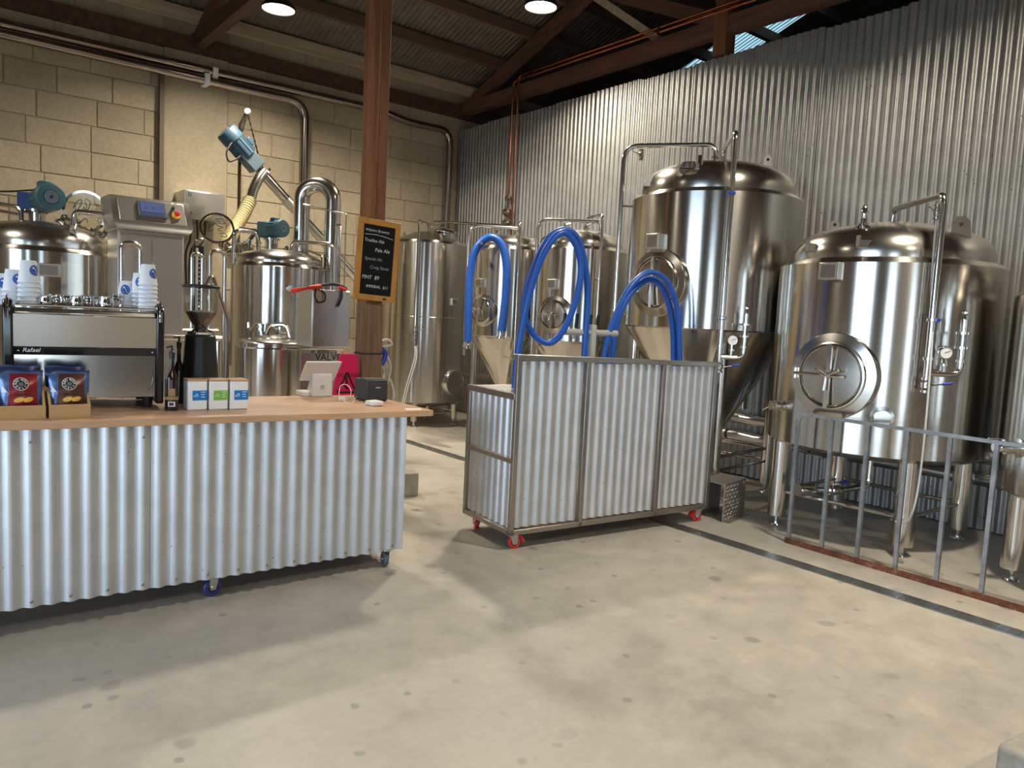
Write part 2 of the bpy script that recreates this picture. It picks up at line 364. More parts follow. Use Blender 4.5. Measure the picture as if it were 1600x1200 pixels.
# roof: purlins under corrugated sheets, ridge over the middle of the shed
RS, RE, RY = .36, 4.93, 2.5
def rz(Y): return RE+RS*((10.1-Y) if Y > RY else (10.1-RY)-(RY-Y))
cl = MB().beam((LX, RY, rz(RY)-.1), (13.1, RY, rz(RY)-.1), .08, .2).build('ceiling', 'beam_wood', flat=True); tag(cl, 'dark corrugated iron roof on timber purlins', kind='structure')
def roof_sheet(x0, x1, ya, yb, m, name='roof_sheet'):
    vs = []; fs = []; pitch = .076; L = x1-x0; k = int(L/pitch*6)
    for i in range(k+1):
        X = x0+L*i/k; h = .009*math.cos(2*PI*X/pitch)
        vs += [(X, ya, rz(ya)+h), (X, yb, rz(yb)+h)]
    for i in range(k): fs.append((2*i, 2*i+2, 2*i+3, 2*i+1))
    MB().add(vs, fs).build(name, m, cl, ang=60)
x = LX-.2; i = 0
while x < 13.1:
    sky = 8.95 < x < 9.8
    if sky:
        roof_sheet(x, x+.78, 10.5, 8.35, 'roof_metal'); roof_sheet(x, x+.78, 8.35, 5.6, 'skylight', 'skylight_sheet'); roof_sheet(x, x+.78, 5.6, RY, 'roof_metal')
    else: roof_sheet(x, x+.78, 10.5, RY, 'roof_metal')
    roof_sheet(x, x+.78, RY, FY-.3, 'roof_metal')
    x += .762; i += 1
for j, Y in enumerate((9.84, 9.13, 8.43, 7.72, 7.0, 6.3, 5.6, 4.9, 4.2, 3.5)):
    MB().box((LX, Y-.04, rz(Y)-.17), (13, Y+.04, rz(Y)-.025)).build('purlin', 'pale_wood' if j == 0 else 'purlin_wood', cl, flat=True)  # lowest purlin coloured pale to stand in for the lit lower roof sheet
for Y in (1.2, 0, -1.2, -2.4, -3.6): MB().box((LX, Y-.04, rz(Y)-.17), (13, Y+.04, rz(Y)-.025)).build('purlin', 'purlin_wood', cl, flat=True)
# trusses
def truss(X, label, post_y, strut_to, low):
    t = thing('roof_truss', label, 'roof beam', (X, YB, 4.6))
    MB().beam((X, YB+.1, 4.70), (X, -4.9, 4.70), .12, .18).build('bottom_chord', 'beam_wood', t)
    for a, b in ((YB+.05, RY), (FY+.1, RY)):
        MB().beam((X, a, rz(a)-.26), (X, b, rz(b)-.26), .1, .17).build('rafter', 'beam_wood', t)
    MB().box((X-.08, post_y-.08, low), (X+.08, post_y+.08, rz(post_y)-.3)).build('upright', 'post_wood' if low > 4 else 'beam_wood', t)
    for s in strut_to:
        MB().beam((X-.02, s[0], s[1]), (X-.02, s[2], s[3]), .1, .14).build('strut', 'beam_wood', t)
    return t
s1 = onx(987, 0, 6.85); q1 = Vector((6.85, 5.2, 4.74)); e1 = q1+(s1-q1)*1.6
tr = truss(6.80, 'dark timber truss running above the corrugated partition wall', 5.2, [(5.2, 4.74, e1.y, e1.z)], 4.4)
tl = truss(2.80, 'dark timber truss meeting the block wall left of the round lamps', 5.5, [], 4.72)
# pale brace left of the truss joint
p0 = onx(1028, 62, 6.95); p1 = dep(905, -22, (p0-CAM).dot(_f)+.6)
br = MB().beam(p1, p0, .05, .09).build('timber_brace', 'pale_wood', flat=True); tag(br, 'pale sawn timber brace slanting down to the dark truss', 'timber brace')
# timber post carrying the left truss
PX, PY, PW = 2.885, 5.5, .152
po = thing('timber_post', 'tall red-brown timber post behind the counter, carrying the chalkboard', 'post', (PX, PY, 0))
MB().box((PX-PW/2, PY-PW/2, 0), (PX-.012, PY+PW/2, 4.62)).build('post_half', 'post_wood', po, bevel=.006)
MB().box((PX-.010, PY-PW/2+.004, 0), (PX+PW/2, PY+PW/2, 4.62)).build('post_half', 'post_wood', po, bevel=.006)
zb_ = zat((PX, PY), 470)
MB().box((PX-PW/2-.006, PY-PW/2-.006, 0), (PX+PW/2+.006, PY+PW/2, zb_-.02)).build('splice_sleeve', 'post_wood_old', po, bevel=.006)
zs_ = zat((PX, PY-.1), 553)
MB().box((PX-PW/2-.010, PY-PW/2-.010, zs_-.006), (PX+PW/2+.010, PY+PW/2+.004, zs_+.006)).build('strap', 'band_black', po)
# ceiling lamps (round high-bay lights)
def lamp(x, y, z, label, grp=None):
    t = thing('high_bay_lamp', label, 'lamp', (x, y, z), grp)
    MB().lathe([(0,.13),(.06,.13),(.08,.10),(.15,.07),(.175,.03),(.178,0),(.168,-.004),(.168,.012),(0,.012)], (x, y, z), n=32).build('housing', 'black_paint', t)
    MB().lathe([(0,-.004),(.10,-.003),(.165,.006),(.165,.011),(0,.011)], (x, y, z), n=32).build('lens', 'lamp_glow', t)
    MB().cyl((x, y, z+.12), (x, y, rz(y)-.02), .006, n=6).build('hanging_cable', 'black_paint', t)
    l = bpy.data.lights.new('lamp_light', 'AREA'); l.shape = 'DISK'; l.size = .32; l.energy = LAMP_W; l.color = LAMP_COL; l.spread = math.radians(150)
    o = bpy.data.objects.new('lamp_light', l); COL.objects.link(o); o.location = (0, 0, -.012); o.parent = t
lamp(3.098, 8.168, 4.66, 'round glowing high-bay lamp left of the timber post')
lamp(5.281, 6.443, 4.82, 'round glowing high-bay lamp right of the timber post')
for i, (x, y) in enumerate(((4.3, 1.3), (1.0, -2.6), (-1.8, 6.2))):
    lamp(x, y, 4.85, 'round high-bay lamp hanging over the open floor outside the view', 'lamps over the open floor')
# drain channel
dr = thing('floor_drain', 'long steel drain grate let into the concrete floor', 'drain', (4.57, 3, 0))
for k in range(-2, 10):
    y0 = k*1.0+.53; g = MB()
    for xx in (-.046, -.016, .014, .044): g.box((4.57+xx-.009, y0+.004, .0005), (4.57+xx+.009, y0+.996, .004))
    for j in range(26): g.box((4.57-.05, y0+.004+j*.0395, .0005), (4.57+.05, y0+.012+j*.0395, .0035))
    g.build('grate_section', 'zinc', dr, flat=True)
MB().box((4.57-.06, -2.5, .0002), (4.57+.06, 9.6, .0009)).build('channel_bed', 'rubber_grey', dr, flat=True)
for s in (-1, 1): MB().box((4.57+s*.06-.006, -2.5, .0002), (4.57+s*.06+.006, 9.6, .003)).build('channel_edge', 'zinc', dr, flat=True)

# ------------------------------------------------------------------ stainless tanks
def tankc(xl, xr, y, X=None, Y=None):
    a = ray(xl, y).xy.normalized(); b = ray(xr, y).xy.normalized(); m = (a+b).normalized(); h = math.acos(a.dot(b))/2
    d = X/m.x if X else Y/m.y
    return (m.x*d, m.y*d), d*math.sin(h)
def legs_at(root, pts, ztop, r=.06):
    for (x, y) in pts:
        lg = MB().cyl((x, y, .075), (x, y, ztop), r, n=20).build('leg', 'pipe_steel', root)
        MB().cyl((x, y, .012), (x, y, .08), .016, n=8).lathe([(0,0),(.055,0),(.05,.012),(0,.012)], (x, y, 0), n=16).build('levelling_foot', 'pipe_steel', lg)
def tank(name, label, c, R, zb, zs, ztop, cat='tank', cone=None, seam=None, group=None, top='dome', neck=.89):
    DOMES[c] = (R, zs+.035, ztop-zs-.035, neck)
    t = thing(name, label, cat, (c[0], c[1], 0), group); x, y = c
    prof = [(R*.975, zb), (R, zb+.012)]
    if seam: prof += [(R, seam-.004), (R-.003, seam), (R, seam+.004)]
    prof += [(R, zs), (R-.012, zs+.012), (R*.955, zs+.035)]
    MB().lathe(prof, (x, y, 0), n=96).build('shell', 'steel', t)
    h = ztop-zs-.035
    if top == 'dome':
        MB().lathe([(R*.955, 0), (R*neck*.995, .006), (R*neck, .03*h), (R*(neck+.004), .16*h), (R*(neck-.006), .30*h), (R*(neck-.035), .45*h), (R*(neck-.10), .60*h), (R*(neck-.22), .745*h), (R*(neck-.38), .86*h), (R*.34, .945*h), (R*.17, .985*h), (0, h)], (x, y, zs+.035), n=80).build('dome', 'steel_dome', t)
    else:
        MB().lathe([(R*.955, 0), (R*.9, .02*h), (R*.3, h*.9), (0, h)], (x, y, zs+.035), n=80).build('dome', 'steel_dome', t)
    if cone is not None:
        MB().lathe([(R*.975, zb), (R*.96, zb-.03), (.07, cone), (.05, cone-.06), (0, cone-.06)], (x, y, 0), n=80).build('cone', 'steel', t)
        MB().cyl((x, y, cone-.16), (x, y, cone-.05), .035, n=16).cyl((x, y, cone-.1), (x, y, cone-.08), .06, n=16).build('outlet', 'pipe_steel', t)
    else:
        MB().lathe([(R*.975, zb), (R*.9, zb-.03), (R*.5, zb-.07), (0, zb-.085)], (x, y, 0), n=64).build('bottom_dish', 'steel', t)
    return t
DOMES = {}
def dome_at(x, y, c):
    """nearest point of a tank's dome at a picture point"""
    R, z0, h, nk = DOMES[c]; pr = [(nk-.0, .2), (nk-.035, .45), (nk-.10, .60), (nk-.22, .745), (nk-.38, .86), (.34, .945), (.17, .985), (0, 1)]
    D = (Vector((c[0], c[1], 0))-CAM).dot(_f); d = ray(x, y)
    for k in range(400):
        p = CAM+d*(D-R+2*R*k/400); q = math.hypot(p.x-c[0], p.y-c[1])/R
        if q > nk: continue
        for (a, za), (b, zb) in zip(pr, pr[1:]):
            if b <= q <= a and p.z <= z0+h*(za+(zb-za)*(a-q)/(a-b)): return p
    return CAM+d*D
def out(c, p): return Vector((p.x-c[0], p.y-c[1], 0)).normalized()
def manway(t, c, R, px, py, r, style=0):
    p = hit(px, py, c, R); n = out(c, p); s = Vector((0, 0, 1)).cross(n); u = Vector((0, 0, 1)); o = p-n*.03
    d = r*.72
    mw = MB().lathe([(r, -.08), (r, .040), (r*.985, .047), (d*1.10, .058), (d*1.085, .085), (d*1.03, .088), (d*1.0, .075), (d*1.0, .02)], o, n, 56).build('manway', 'pipe_steel', t)
    MB().lathe([(d*1.0, .04), (d*.99, .078), (d*.96, .084), (d*.93, .074), (d*.55, .082), (d*.2, .088), (0, .089)], o, n, 56).build('manway_door', 'steel_dome', mw)
    q = o+n*.115
    MB().beam(q-u*d*1.02, q+u*d*1.02, .03, .022, n).build('cross_bar', 'pipe_steel', mw)
    MB().tube([q-s*d*1.15, q+s*d*.5], r*.035, 8).tube([q-s*d*1.15-u*r*.12-n*.03, q-s*d*1.15+u*r*.12-n*.03], r*.05, 8).build('hinge_arm', 'pipe_steel', mw)
    hb = MB().lathe([(0, 0), (r*.075, 0), (r*.075, .05), (0, .05)], q-n*.01, n, 14)
    for k in range(3):
        a = 2*PI*k/3+.5; hb.tube([q+n*.03, q+n*.045+(s*math.cos(a)+u*math.sin(a))*d*.46], r*.035, 8)
    hb.build('hand_wheel', 'pipe_steel', mw)
    return mw
def plate(t, c, R, px, py, w, h, m='panel_steel', d=.06, name='nameplate'):
    p = hit(px, py, c, R); n = out(c, p); s = Vector((0, 0, 1)).cross(n); M = frame(p-n*.02, s, (0, 0, 1))
    pl = MB().box((-w/2, -h/2, 0), (w/2, h/2, d), M).build(name, m, t, bevel=.004)
    MB().box((-w*.36, -h*.36, d+.001), (w*.36, h*.36, d+.004), M).build('plate_face', 'frame_steel', pl)
def port(t, c, R, px, py, r, blank=True):
    p = hit(px, py, c, R); n = out(c, p)
    f = MB().lathe([(r, -.02), (r, .006), (r*.6, .01), (r*.6, .06), (r*.72, .06), (r*.72, .085), (0, .085)], p, n, 28).build('port', 'pipe_steel', t)
    return p, n
def clamp(mb, p, ax, r): 
    ax = Vector(ax).normalized(); p = Vector(p); mb.lathe([(r*.9, -.011), (r*1.55, -.008), (r*1.55, .008), (r*.9, .011)], p, ax, 14)
    s = ax.orthogonal().normalized(); mb.tube([p+s*r*1.3, p+s*r*2.3], r*.28, 6)
def valve(t, p, ax, r, hdir, blue=True, name='valve'):
    p = Vector(p); ax = Vector(ax).normalized(); h = Vector(hdir).normalized(); mb = MB()
    mb.lathe([(0,-.05),(r*1.5,-.05),(r*1.5,-.035),(r*.95,-.03),(r*1.5,-.018),(r*1.5,.018),(r*.95,.03),(r*1.5,.035),(r*1.5,.05),(0,.05)], p, ax, 16)
    mb.cyl(p, p+h*r*2.2, r*.45, n=8)
    v = mb.build(name, 'pipe_steel', t)
    e = p+h*r*2.3; s = (ax*.6+Vector((0,0,-.5))+h*.5).normalized()
    MB().tube([e, e+s*.09], r*.22, 6).build('lever', 'pipe_steel', v)
    if blue: MB().tube([e+s*.055, e+s*.12], r*.42, 8).build('lever_grip', 'valve_blue', v)
    return v
def gauge(t, p, n, r=.042):
    g = MB().lathe([(0,-.03),(r,-.03),(r,0),(r*.9,.006),(r*.85,.001),(0,.001)], p, n, 24).cyl(Vector(p)-Vector((0,0,.07))-Vector(n)*.015, Vector(p)-Vector(n)*.015, .009, n=8).build('pressure_gauge', 'chrome', t)
    MB().lathe([(0,.0015),(r*.84,.0015),(r*.84,.002),(0,.003)], p, n, 20).build('dial', 'gauge_face', g)
    u = Vector((0,0,1)); s = u.cross(Vector(n)); MB().beam(Vector(p)+Vector(n)*.004-s*r*.2, Vector(p)+Vector(n)*.004+s*r*.6+u*r*.3, .003, .002, n).build('needle', 'black_paint', g)
def spund(t, p, n, r=.029):
    p = Vector(p); v = MB().cyl(p-Vector((0,0,.03)), p+Vector((0,0,.02)), r*.8, n=12).lathe([(r*.5,.02),(r*1.7,.02),(r*1.7,.035),(r*.5,.035)], p, n=16).lathe([(r*.5,.115),(r*1.7,.115),(r*1.7,.13),(r*.8,.13),(r*.8,.21),(r*.5,.215),(0,.24)], p, n=16).cyl(p, p+Vector((0,0,.14)), r*.45, n=8).build('spunding_valve', 'pipe_steel', t)
    MB().lathe([(r*1.6,.035),(r*1.6,.115)], p, n=16).build('sight_glass', 'clear_plastic', v)
    MB().lathe([(0,.235),(r*.7,.25),(r*.7,.262),(0,.275)], p, n=12).build('knob', 'chrome', v)
def lug(t, p, face, w=.09, h=.11):
    M = frame(p, face, (0,0,1)); poly = [(-w/2, -.03), (w/2, -.03), (w*.42, h*.75), (w*.2, h), (-w*.2, h), (-w*.42, h*.75)]
    l = MB().prism(poly, M, .012).build('lifting_lug', 'panel_steel', t)
    MB().cyl(M @ Vector((0, h*.62, -.002)), M @ Vector((0, h*.62, .014)), .014, n=12).build('lug_hole', 'dark_void', l)
def down_pipe(t, c, R, off, xpx, ytop, ybot, r, ytop_in=None, inner=None, name='cip_pipe', clamps=()):
    """upright pipe standing off the shell; optional crook over to the dome"""
    q = hit(xpx, (ytop+ybot)/2, c, R+off); z1 = zat(q, ytop); z0 = zat(q, ybot); pts = [(q.x, q.y, z0), (q.x, q.y, z1)]
    if inner is not None: pts += [tuple(p) for p in inner]
    mb = MB().tube(arc(pts, .06), r, 12)
    for y in clamps: clamp(mb, (q.x, q.y, zat(q, y)), (0, 0, 1), r)
    mb.build(name, 'pipe_steel', t); return Vector((q.x, q.y, z0)), Vector((q.x, q.y, z1))
AX = lambda c, y: Vector((c[0], c[1], zat(c, y)))
def blow_off(t, c, p, r, xt, yt, hx):
    """tee with gauge and spunding valve at the foot of a blow-off pipe"""
    n = out(c, p); s = Vector((0,0,1)).cross(n)
    e = p+s*hx
    mb = MB().tube(arc([p+Vector((0,0,.03)), p+s*.0+Vector((0,0,.03)), e+Vector((0,0,.03)), e+Vector((0,0,.16))], .06), r, 12)
    mb.cyl(p+s*hx*.5+Vector((0,0,.03)), p+s*hx*.5+Vector((0,0,.10)), r*.7, n=10)
    clamp(mb, e+Vector((0,0,.12)), (0,0,1), r); clamp(mb, p+Vector((0,0,.12)), (0,0,1), r); clamp(mb, p+s*hx*.5+Vector((0,0,.09)), (0,0,1), r*.8)
    mb.build('blow_off_tee', 'pipe_steel', t)
    gauge(t, p+s*hx*.5+Vector((0,0,.17))+n*.01, n); spund(t, e+Vector((0,0,.18)), n)
    valve(t, p-Vector((0,0,.05)), (0,0,1), r, s)

# --- conditioning tank at the right
c5, R5 = (5.87, 2.80), .785
zb5 = hit(1400, 720, c5, R5).z; zs5 = hit(1390, 409, c5, R5).z; zt5 = zat(c5, 350)
t5 = tank('bright_tank', 'large squat stainless tank on four legs behind the grey railing', c5, R5, zb5, zs5, zt5)
L5 = [(5.37, 3.265), (5.43, 2.315), (6.337, 2.297), (6.36, 3.30)]
legs_at(t5, L5, zb5-.01, .072)
for (a, b) in zip(L5, L5[1:]+L5[:1]): MB().cyl((*a, .27), (*b, .27), .016, n=10).build('leg_brace', 'pipe_steel', t5)
manway(t5, c5, R5, 1302, 587, .305)
plate(t5, c5, R5, 1299, 424, .15, .12)
port(t5, c5, R5, 1378, 652, .075)
pv = hit(1222, 634, c5, R5); nv = out(c5, pv)
valve(t5, pv+nv*.045, nv, .024, Vector((0,0,1)).cross(nv)*-1, blue=False, name='sample_valve')
dax = AX(c5, 352)
P0, P1 = down_pipe(t5, c5, R5, .10, 1462, 304, 590, .022, inner=[AX(c5, 327), dax], clamps=(500, 560))
mbx = MB(); clamp(mbx, dax+Vector((0,0,.02)), (0,0,1), .022); mbx.build('pipe_union', 'pipe_steel', t5)
q5 = hit(1462, 500, c5, R5+.1); n5 = out(c5, q5); z_ = zat(q5, 500)
MB().cyl((q5.x, q5.y, z_), Vector((q5.x, q5.y, z_))-n5*.12, .01, n=8).build('standoff', 'pipe_steel', t5)
MB().lathe([(.023,-.012),(.031,-.008),(.031,.008),(.023,.012)], (q5.x, q5.y, z_), n=16).build('pipe_collar', 'valve_blue', t5)
blow_off(t5, c5, P0, .020, 0, 0, .20)
mq = P1+(AX(c5,327)-P1).normalized()*.09
valve(t5, mq-Vector((0,0,.10)), (0,0,1), .016, (-1,0,0), blue=False, name='spray_valve')
hs = MB().tube(spline([mq-Vector((0,0,.16)), Vector((mq.x, mq.y, 1.9))-n5*-.02, P0+n5*.03+Vector((.0,0,.2)), P0+n5*.05-Vector((0,0,.6)), P0+n5*.0-Vector((.05,.0,.95)), P0+Vector((.25,.25,-1.05)), P0+Vector((.5,.3,-1.08))], 6), .007, 8).build('drain_hose', 'clear_hose', t5)
D5 = (Vector((*c5, 0))-CAM).dot(_f)
lug(t5, dome_at(1500, 366, c5)-Vector((0,0,.02)), _r, .15, .14); lug(t5, dep(1303, 362, D5+.35), _r, .09, .09)
for xx, yy in ((1270, 383), (1350, 378)):
    p = dome_at(xx, yy+8, c5)+Vector((0,0,.02)); M = frame(p, (.78, -.62, 0), (0, 0, 1)); MB().box((-.042, -.025, -.04), (.042, .028, .02), M).box((-.042, .024, -.04), (-.034, .06, .02), M).build('hose_hook', 'frame_steel', t5)
p = dome_at(1349, 354, c5); MB().cyl(p-Vector((0,0,.05)), p+Vector((0,0,.05)), .03, n=14).lathe([(.02,.05),(.026,.06),(.026,.13),(.012,.15),(0,.152)], p, n=14).lathe([(.03,-.005),(.05,0),(.05,.015),(.03,.02)], p, n=16).build('relief_valve', 'chrome', t5)
ob = Vector((*c5, zb5-.08)); MB().tube(arc([ob, ob-Vector((0,0,.26)), ob-Vector((.35,-.05,.27)), ob-Vector((.5,-.15,.27))], .06), .022, 10).build('outlet_pipe', 'pipe_steel', t5)
valve(t5, ob-Vector((.38,-.08,.27)), (1,-.4,0), .026, (0,0,1)); 
p = ob-Vector((.52,-.17,.27)); MB().cyl(p, p+Vector((-.12,.05,0)), .05, n=18).build('sight_glass', 'chrome', t5)

# --- tall cone-bottomed fermenter
c4, R4 = tankc(986, 1258, 330, X=5.8)
zb4 = hit(1120, 517, c4, R4).z; zs4 = hit(1122, 297, c4, R4).z; zt4 = zat(c4, 255); cone4 = zat(c4, 705)
t4 = tank('fermenter', 'tallest stainless fermenter with a cone bottom behind the corrugated cart', c4, R4, zb4, zs4, zt4, cone=cone4)
legs_at(t4, [(c4[0]+.66*math.cos(a), c4[1]+.66*math.sin(a)) for a in (-.65, .9, 2.45, 4.0)], zb4-.02, .05)
L4 = [(c4[0]+.66*math.cos(a), c4[1]+.66*math.sin(a)) for a in (-.65, .9, 2.45, 4.0)]
for z in (.42, .30):
    for a, b in zip(L4, L4[1:]+L4[:1]): MB().cyl((*a, z), (*b, z), .016, n=8).build('leg_brace', 'pipe_steel', t4)
manway(t4, c4, R4, 1028, 442, .29)
plate(t4, c4, R4, 1027, 378, .14, .13, d=.09)
D4 = (Vector((*c4, 0))-CAM).dot(_f); d4 = AX(c4, 257)
Pa, Pb = down_pipe(t4, c4, R4, .09, 1137, 206, 563, .022, inner=[AX(c4, 232)+Vector((.05,0,0)), d4+Vector((.05,0,-.02))], clamps=(497,))
for yy in (302, 497):
    q = hit(1137, 385, c4, R4+.09); MB().lathe([(.023,-.014),(.032,-.009),(.032,.009),(.023,.014)], (q.x, q.y, zat(q, yy)), n=16).build('pipe_collar', 'valve_blue', t4)
    n = out(c4, q); MB().cyl((q.x, q.y, zat(q, yy)), Vector((q.x, q.y, zat(q, yy)))-n*.12, .01, n=8).build('standoff', 'pipe_steel', t4)
blow_off(t4, c4, Pa, .021, 0, 0, .19)
pl = dep(975, 245, D4-.1); ql = Vector((pl.x, pl.y, .95))
mb = MB().tube(arc([(pl.x, pl.y, 1.05), (pl.x, pl.y, zat(pl, 228)), d4+Vector((-.06, 0, zat(c4, 228)-d4.z)), d4+Vector((-.06,0,-.02))], .14, 8), .022, 12)
clamp(mb, d4+Vector((-.06,0,.05)), (0,0,1), .022); clamp(mb, d4+Vector((.05,0,.05)), (0,0,1), .022)
mb.build('cip_pipe', 'pipe_steel', t4)
zz = zat(pl, 322); MB().cyl((pl.x, pl.y, zz), (c4[0], c4[1], zz), .01, n=8).build('standoff', 'pipe_steel', t4)
valve(t4, (pl.x, pl.y, zat(pl, 492)), (0,0,1), .022, (.3,-.9,0), blue=False)
p = dep(1002, 242, D4-.1); valve(t4, p, (0,0,1), .016, (-1,0,0), blue=False, name='spray_valve')
p = dome_at(1066, 272, c4)+Vector((0,0,.015)); M = frame(p, (.78, -.62, 0), (0, 0, 1)); MB().box((-.035, -.035, -.05), (.06, .025, .015), M).box((-.035, .02, -.05), (-.027, .065, .015), M).build('hose_hook', 'frame_steel', t4)
p = dome_at(1018, 282, c4); MB().prism([(-.08,-.05),(.06,-.05),(.05,.03),(-.02,.045),(-.09,.04),(-.05,.0)], frame(p, (.78,-.62,0), (0,0,1)), .015).build('lifting_lug', 'panel_steel', t4)
p = dome_at(1094, 258, c4); MB().cyl(p-Vector((0,0,.05)), p+Vector((0,0,.08)), .024, n=12).build('relief_valve', 'chrome', t4)
p = dome_at(1078, 262, c4)+Vector((0,0,.03)); MB().lathe([(0,0),(.09,0),(.09,.03),(.07,.035),(.07,.05),(0,.05)], p-Vector((0,0,.04)), n=20).build('hatch', 'pipe_steel', t4)
lug(t4, dep(1199, 262, D4+.2), _r, .09, .12)

# --- two smaller cone-bottomed fermenters
def small_fv(c, R, ys, yb, ytop, xc, label, mwp, plp, pipe_x, crook, arch):
    zs = hit(xc, ys, c, R).z; zb = hit(xc, yb, c, R).z; zt = zat(c, ytop); cone = zb-.72
    t = tank('fermenter', label, c, R, zb, zs, zt, cone=cone, group='small cone-bottomed fermenters')
    L = [(c[0]+R*.86*math.cos(a), c[1]+R*.86*math.sin(a)) for a in (-.4, 1.1, 2.7, 4.3)]
    legs_at(t, L, zb-.01, .035)
    for a, b in zip(L, L[1:]+L[:1]): MB().cyl((*a, .4), (*b, .4), .012, n=8).build('leg_brace', 'pipe_steel', t)
    manway(t, c, R, mwp[0], mwp[1], mwp[2]); plate(t, c, R, plp[0], plp[1], .11, .10, d=.07)
    a0, a1 = AX(c, ytop), AX(c, ytop-18)
    A, B = down_pipe(t, c, R, .09, pipe_x, crook, yb+40, .017, inner=[Vector((c[0]+.08, c[1], zat(c, crook+4))), Vector((c[0]+.08, c[1], zt-.02))], clamps=(yb-100, yb+5))
    for yy in (yb-100, yb+5):
        n = out(c, A); MB().cyl((A.x, A.y, zat(A, yy)), Vector((A.x, A.y, zat(A, yy)))-n*.12, .008, n=8).build('standoff', 'pipe_steel', t)
    valve(t, A+Vector((0,0,.06)), (0,0,1), .018, out(c, A).cross(Vector((0,0,1))), blue=False)
    # arch pipe over the top
    x0, x1, ya, yfoot = arch
    d = (Vector((*c, 0))-CAM).dot(_f)-R*.8
    pL = dep(x0, ya+60, d); pR = dep(x1, ya+60, d)
    MB().tube(arc([(pL.x, pL.y, zat(pL, yfoot)), (pL.x, pL.y, zat(pL, ya)), (pR.x, pR.y, zat(pR, ya+5)), (pR.x, pR.y, zat(pR, ya+5)-.1)], .14, 8), .019, 12).build('arch_pipe', 'pipe_steel', t)
    mb = MB(); clamp(mb, (pL.x, pL.y, zat(pL, yfoot-40)), (0,0,1), .019); clamp(mb, (pL.x, pL.y, zat(pL, yfoot-15)), (0,0,1), .019); mb.build('pipe_union', 'pipe_steel', t)
    for k, (dx, dy) in enumerate(((-.05, -.12), (.14, .1), (-.2, .05))):
        p = Vector((c[0]+dx, c[1]+dy, zt-.07)); MB().cyl(p, p+Vector((0,0,.12)), .016, n=10).lathe([(.016,.05),(.03,.055),(.03,.07),(.016,.075)], p, n=12).tube([p+Vector((0,0,.11)), p+Vector((.05,-.03,.13))], .008, 6).build('top_fitting', 'pipe_steel', t)
    return t, zb, zs
c3, R3 = tankc(832, 978, 430, X=5.8)
t3, zb3, zs3 = small_fv(c3, R3, 388, 536, 360, 905, 'cone-bottomed fermenter with a looped blue hose hung in front', (867, 492, .20), (865, 444), 935, 335, (838, 936, 342, 560))
c2, R2 = tankc(737, 858, 430, X=5.72)
t2, zb2, zs2 = small_fv(c2, R2, 388, 528, 368, 795, 'cone-bottomed fermenter between the plain tall tank and the looped hose', (755, 485, .19), (752, 442), 808, 347, (731, 812, 352, 555))

# --- plain tall tank in the corner
c1, R1 = tankc(599, 729, 480, X=5.55)
zb1 = hit(665, 631, c1, R1).z; zs1 = hit(665, 378, c1, R1).z; zt1 = zat(c1, 362)
t1 = tank('storage_tank', 'plain tall stainless tank beside the timber post, round cover low on its side', c1, R1, zb1, zs1, zt1, seam=hit(665, 495, c1, R1).z, top='flat')
legs_at(t1, [(c1[0]+R1*.8*math.cos(a), c1[1]+R1*.8*math.sin(a)) for a in (-.75, .82, 2.4, 3.95)], zb1, .045)
L1 = [(c1[0]+R1*.8*math.cos(a), c1[1]+R1*.8*math.sin(a)) for a in (-.75, .82, 2.4, 3.95)]
for a, b in zip(L1, L1[1:]+L1[:1]): MB().cyl((*a, .16), (*b, .16), .014, n=8).build('leg_brace', 'pipe_steel', t1)
p = hit(706, 597, c1, R1); n = out(c1, p)
mw = MB().lathe([(.17, -.06), (.17, .05), (.165, .06), (.15, .062)], p, n, 40).build('side_cover', 'pipe_steel', t1); MB().lathe([(.155, .055), (.15, .064), (0, .066)], p, n, 40).build('cover_plate', 'frame_steel', mw)
plate(t1, c1, R1, 709, 472, .11, .09, d=.05)
D1 = (Vector((*c1, 0))-CAM).dot(_f)
p = dep(697, 376, D1-.05); hm = MB().lathe([(.15, -.1), (.15, .07), (.165, .07), (.165, .085), (.15, .09)], p, n=32).build('hatch_neck', 'pipe_steel', t1)
MB().lathe([(.17, 0), (.17, .018), (.12, .05), (0, .065)], p+Vector((0,0,.095)), (.12, -.1, 1), 32).tube([p+Vector((-.2,-.02,.1)), p+Vector((-.1,0,.17)), p+Vector((.1,0,.15))], .012, 8).build('hatch_lid', 'steel_dome', hm)
lug(t1, dep(631, 372, D1-.1), (1, .2, 0), .07, .08)
q = hit(651, 440, c1, R1+.07); zq = zat(q, 344)
iq = dep(668, 366, D1)
MB().tube(arc([(q.x, q.y, zat(q, 540)), (q.x, q.y, zq), (iq.x, iq.y, zat(iq, 350)), (iq.x, iq.y, zs1)], .06), .016, 10).build('cip_pipe', 'pipe_steel', t1)
iq2 = dep(674, 366, D1-.05); ir = dep(800, 345, D1-1.0)
MB().tube(arc([(iq2.x, iq2.y, zs1), (iq2.x, iq2.y, zat(iq2, 346)), (ir.x, ir.y, zat(ir, 353))], .08), .016, 10).build('cross_pipe', 'pipe_steel', t1)
valve(t1, (q.x, q.y, zat(q, 528)), (0,0,1), .02, (-1, 0, 0), blue=False); valve(t1, (q.x, q.y, zat(q, 515)), (0,0,1), .018, (1, -.6, 0), blue=False)
for k in (0, 1):
    MB().tube(spline([(q.x+.02*k, q.y-.02, zat(q, 541)), (q.x-.02+.03*k, q.y-.05, zat(q, 560)), (q.x-.14+.03*k, q.y-.08, zat(q, 600)), (q.x-.22+.03*k, q.y-.1, zat(q, 632)), (q.x-.27+.03*k, q.y-.1, .25)], 6), .007, 8).build('sample_hose', 'white_hose', t1)
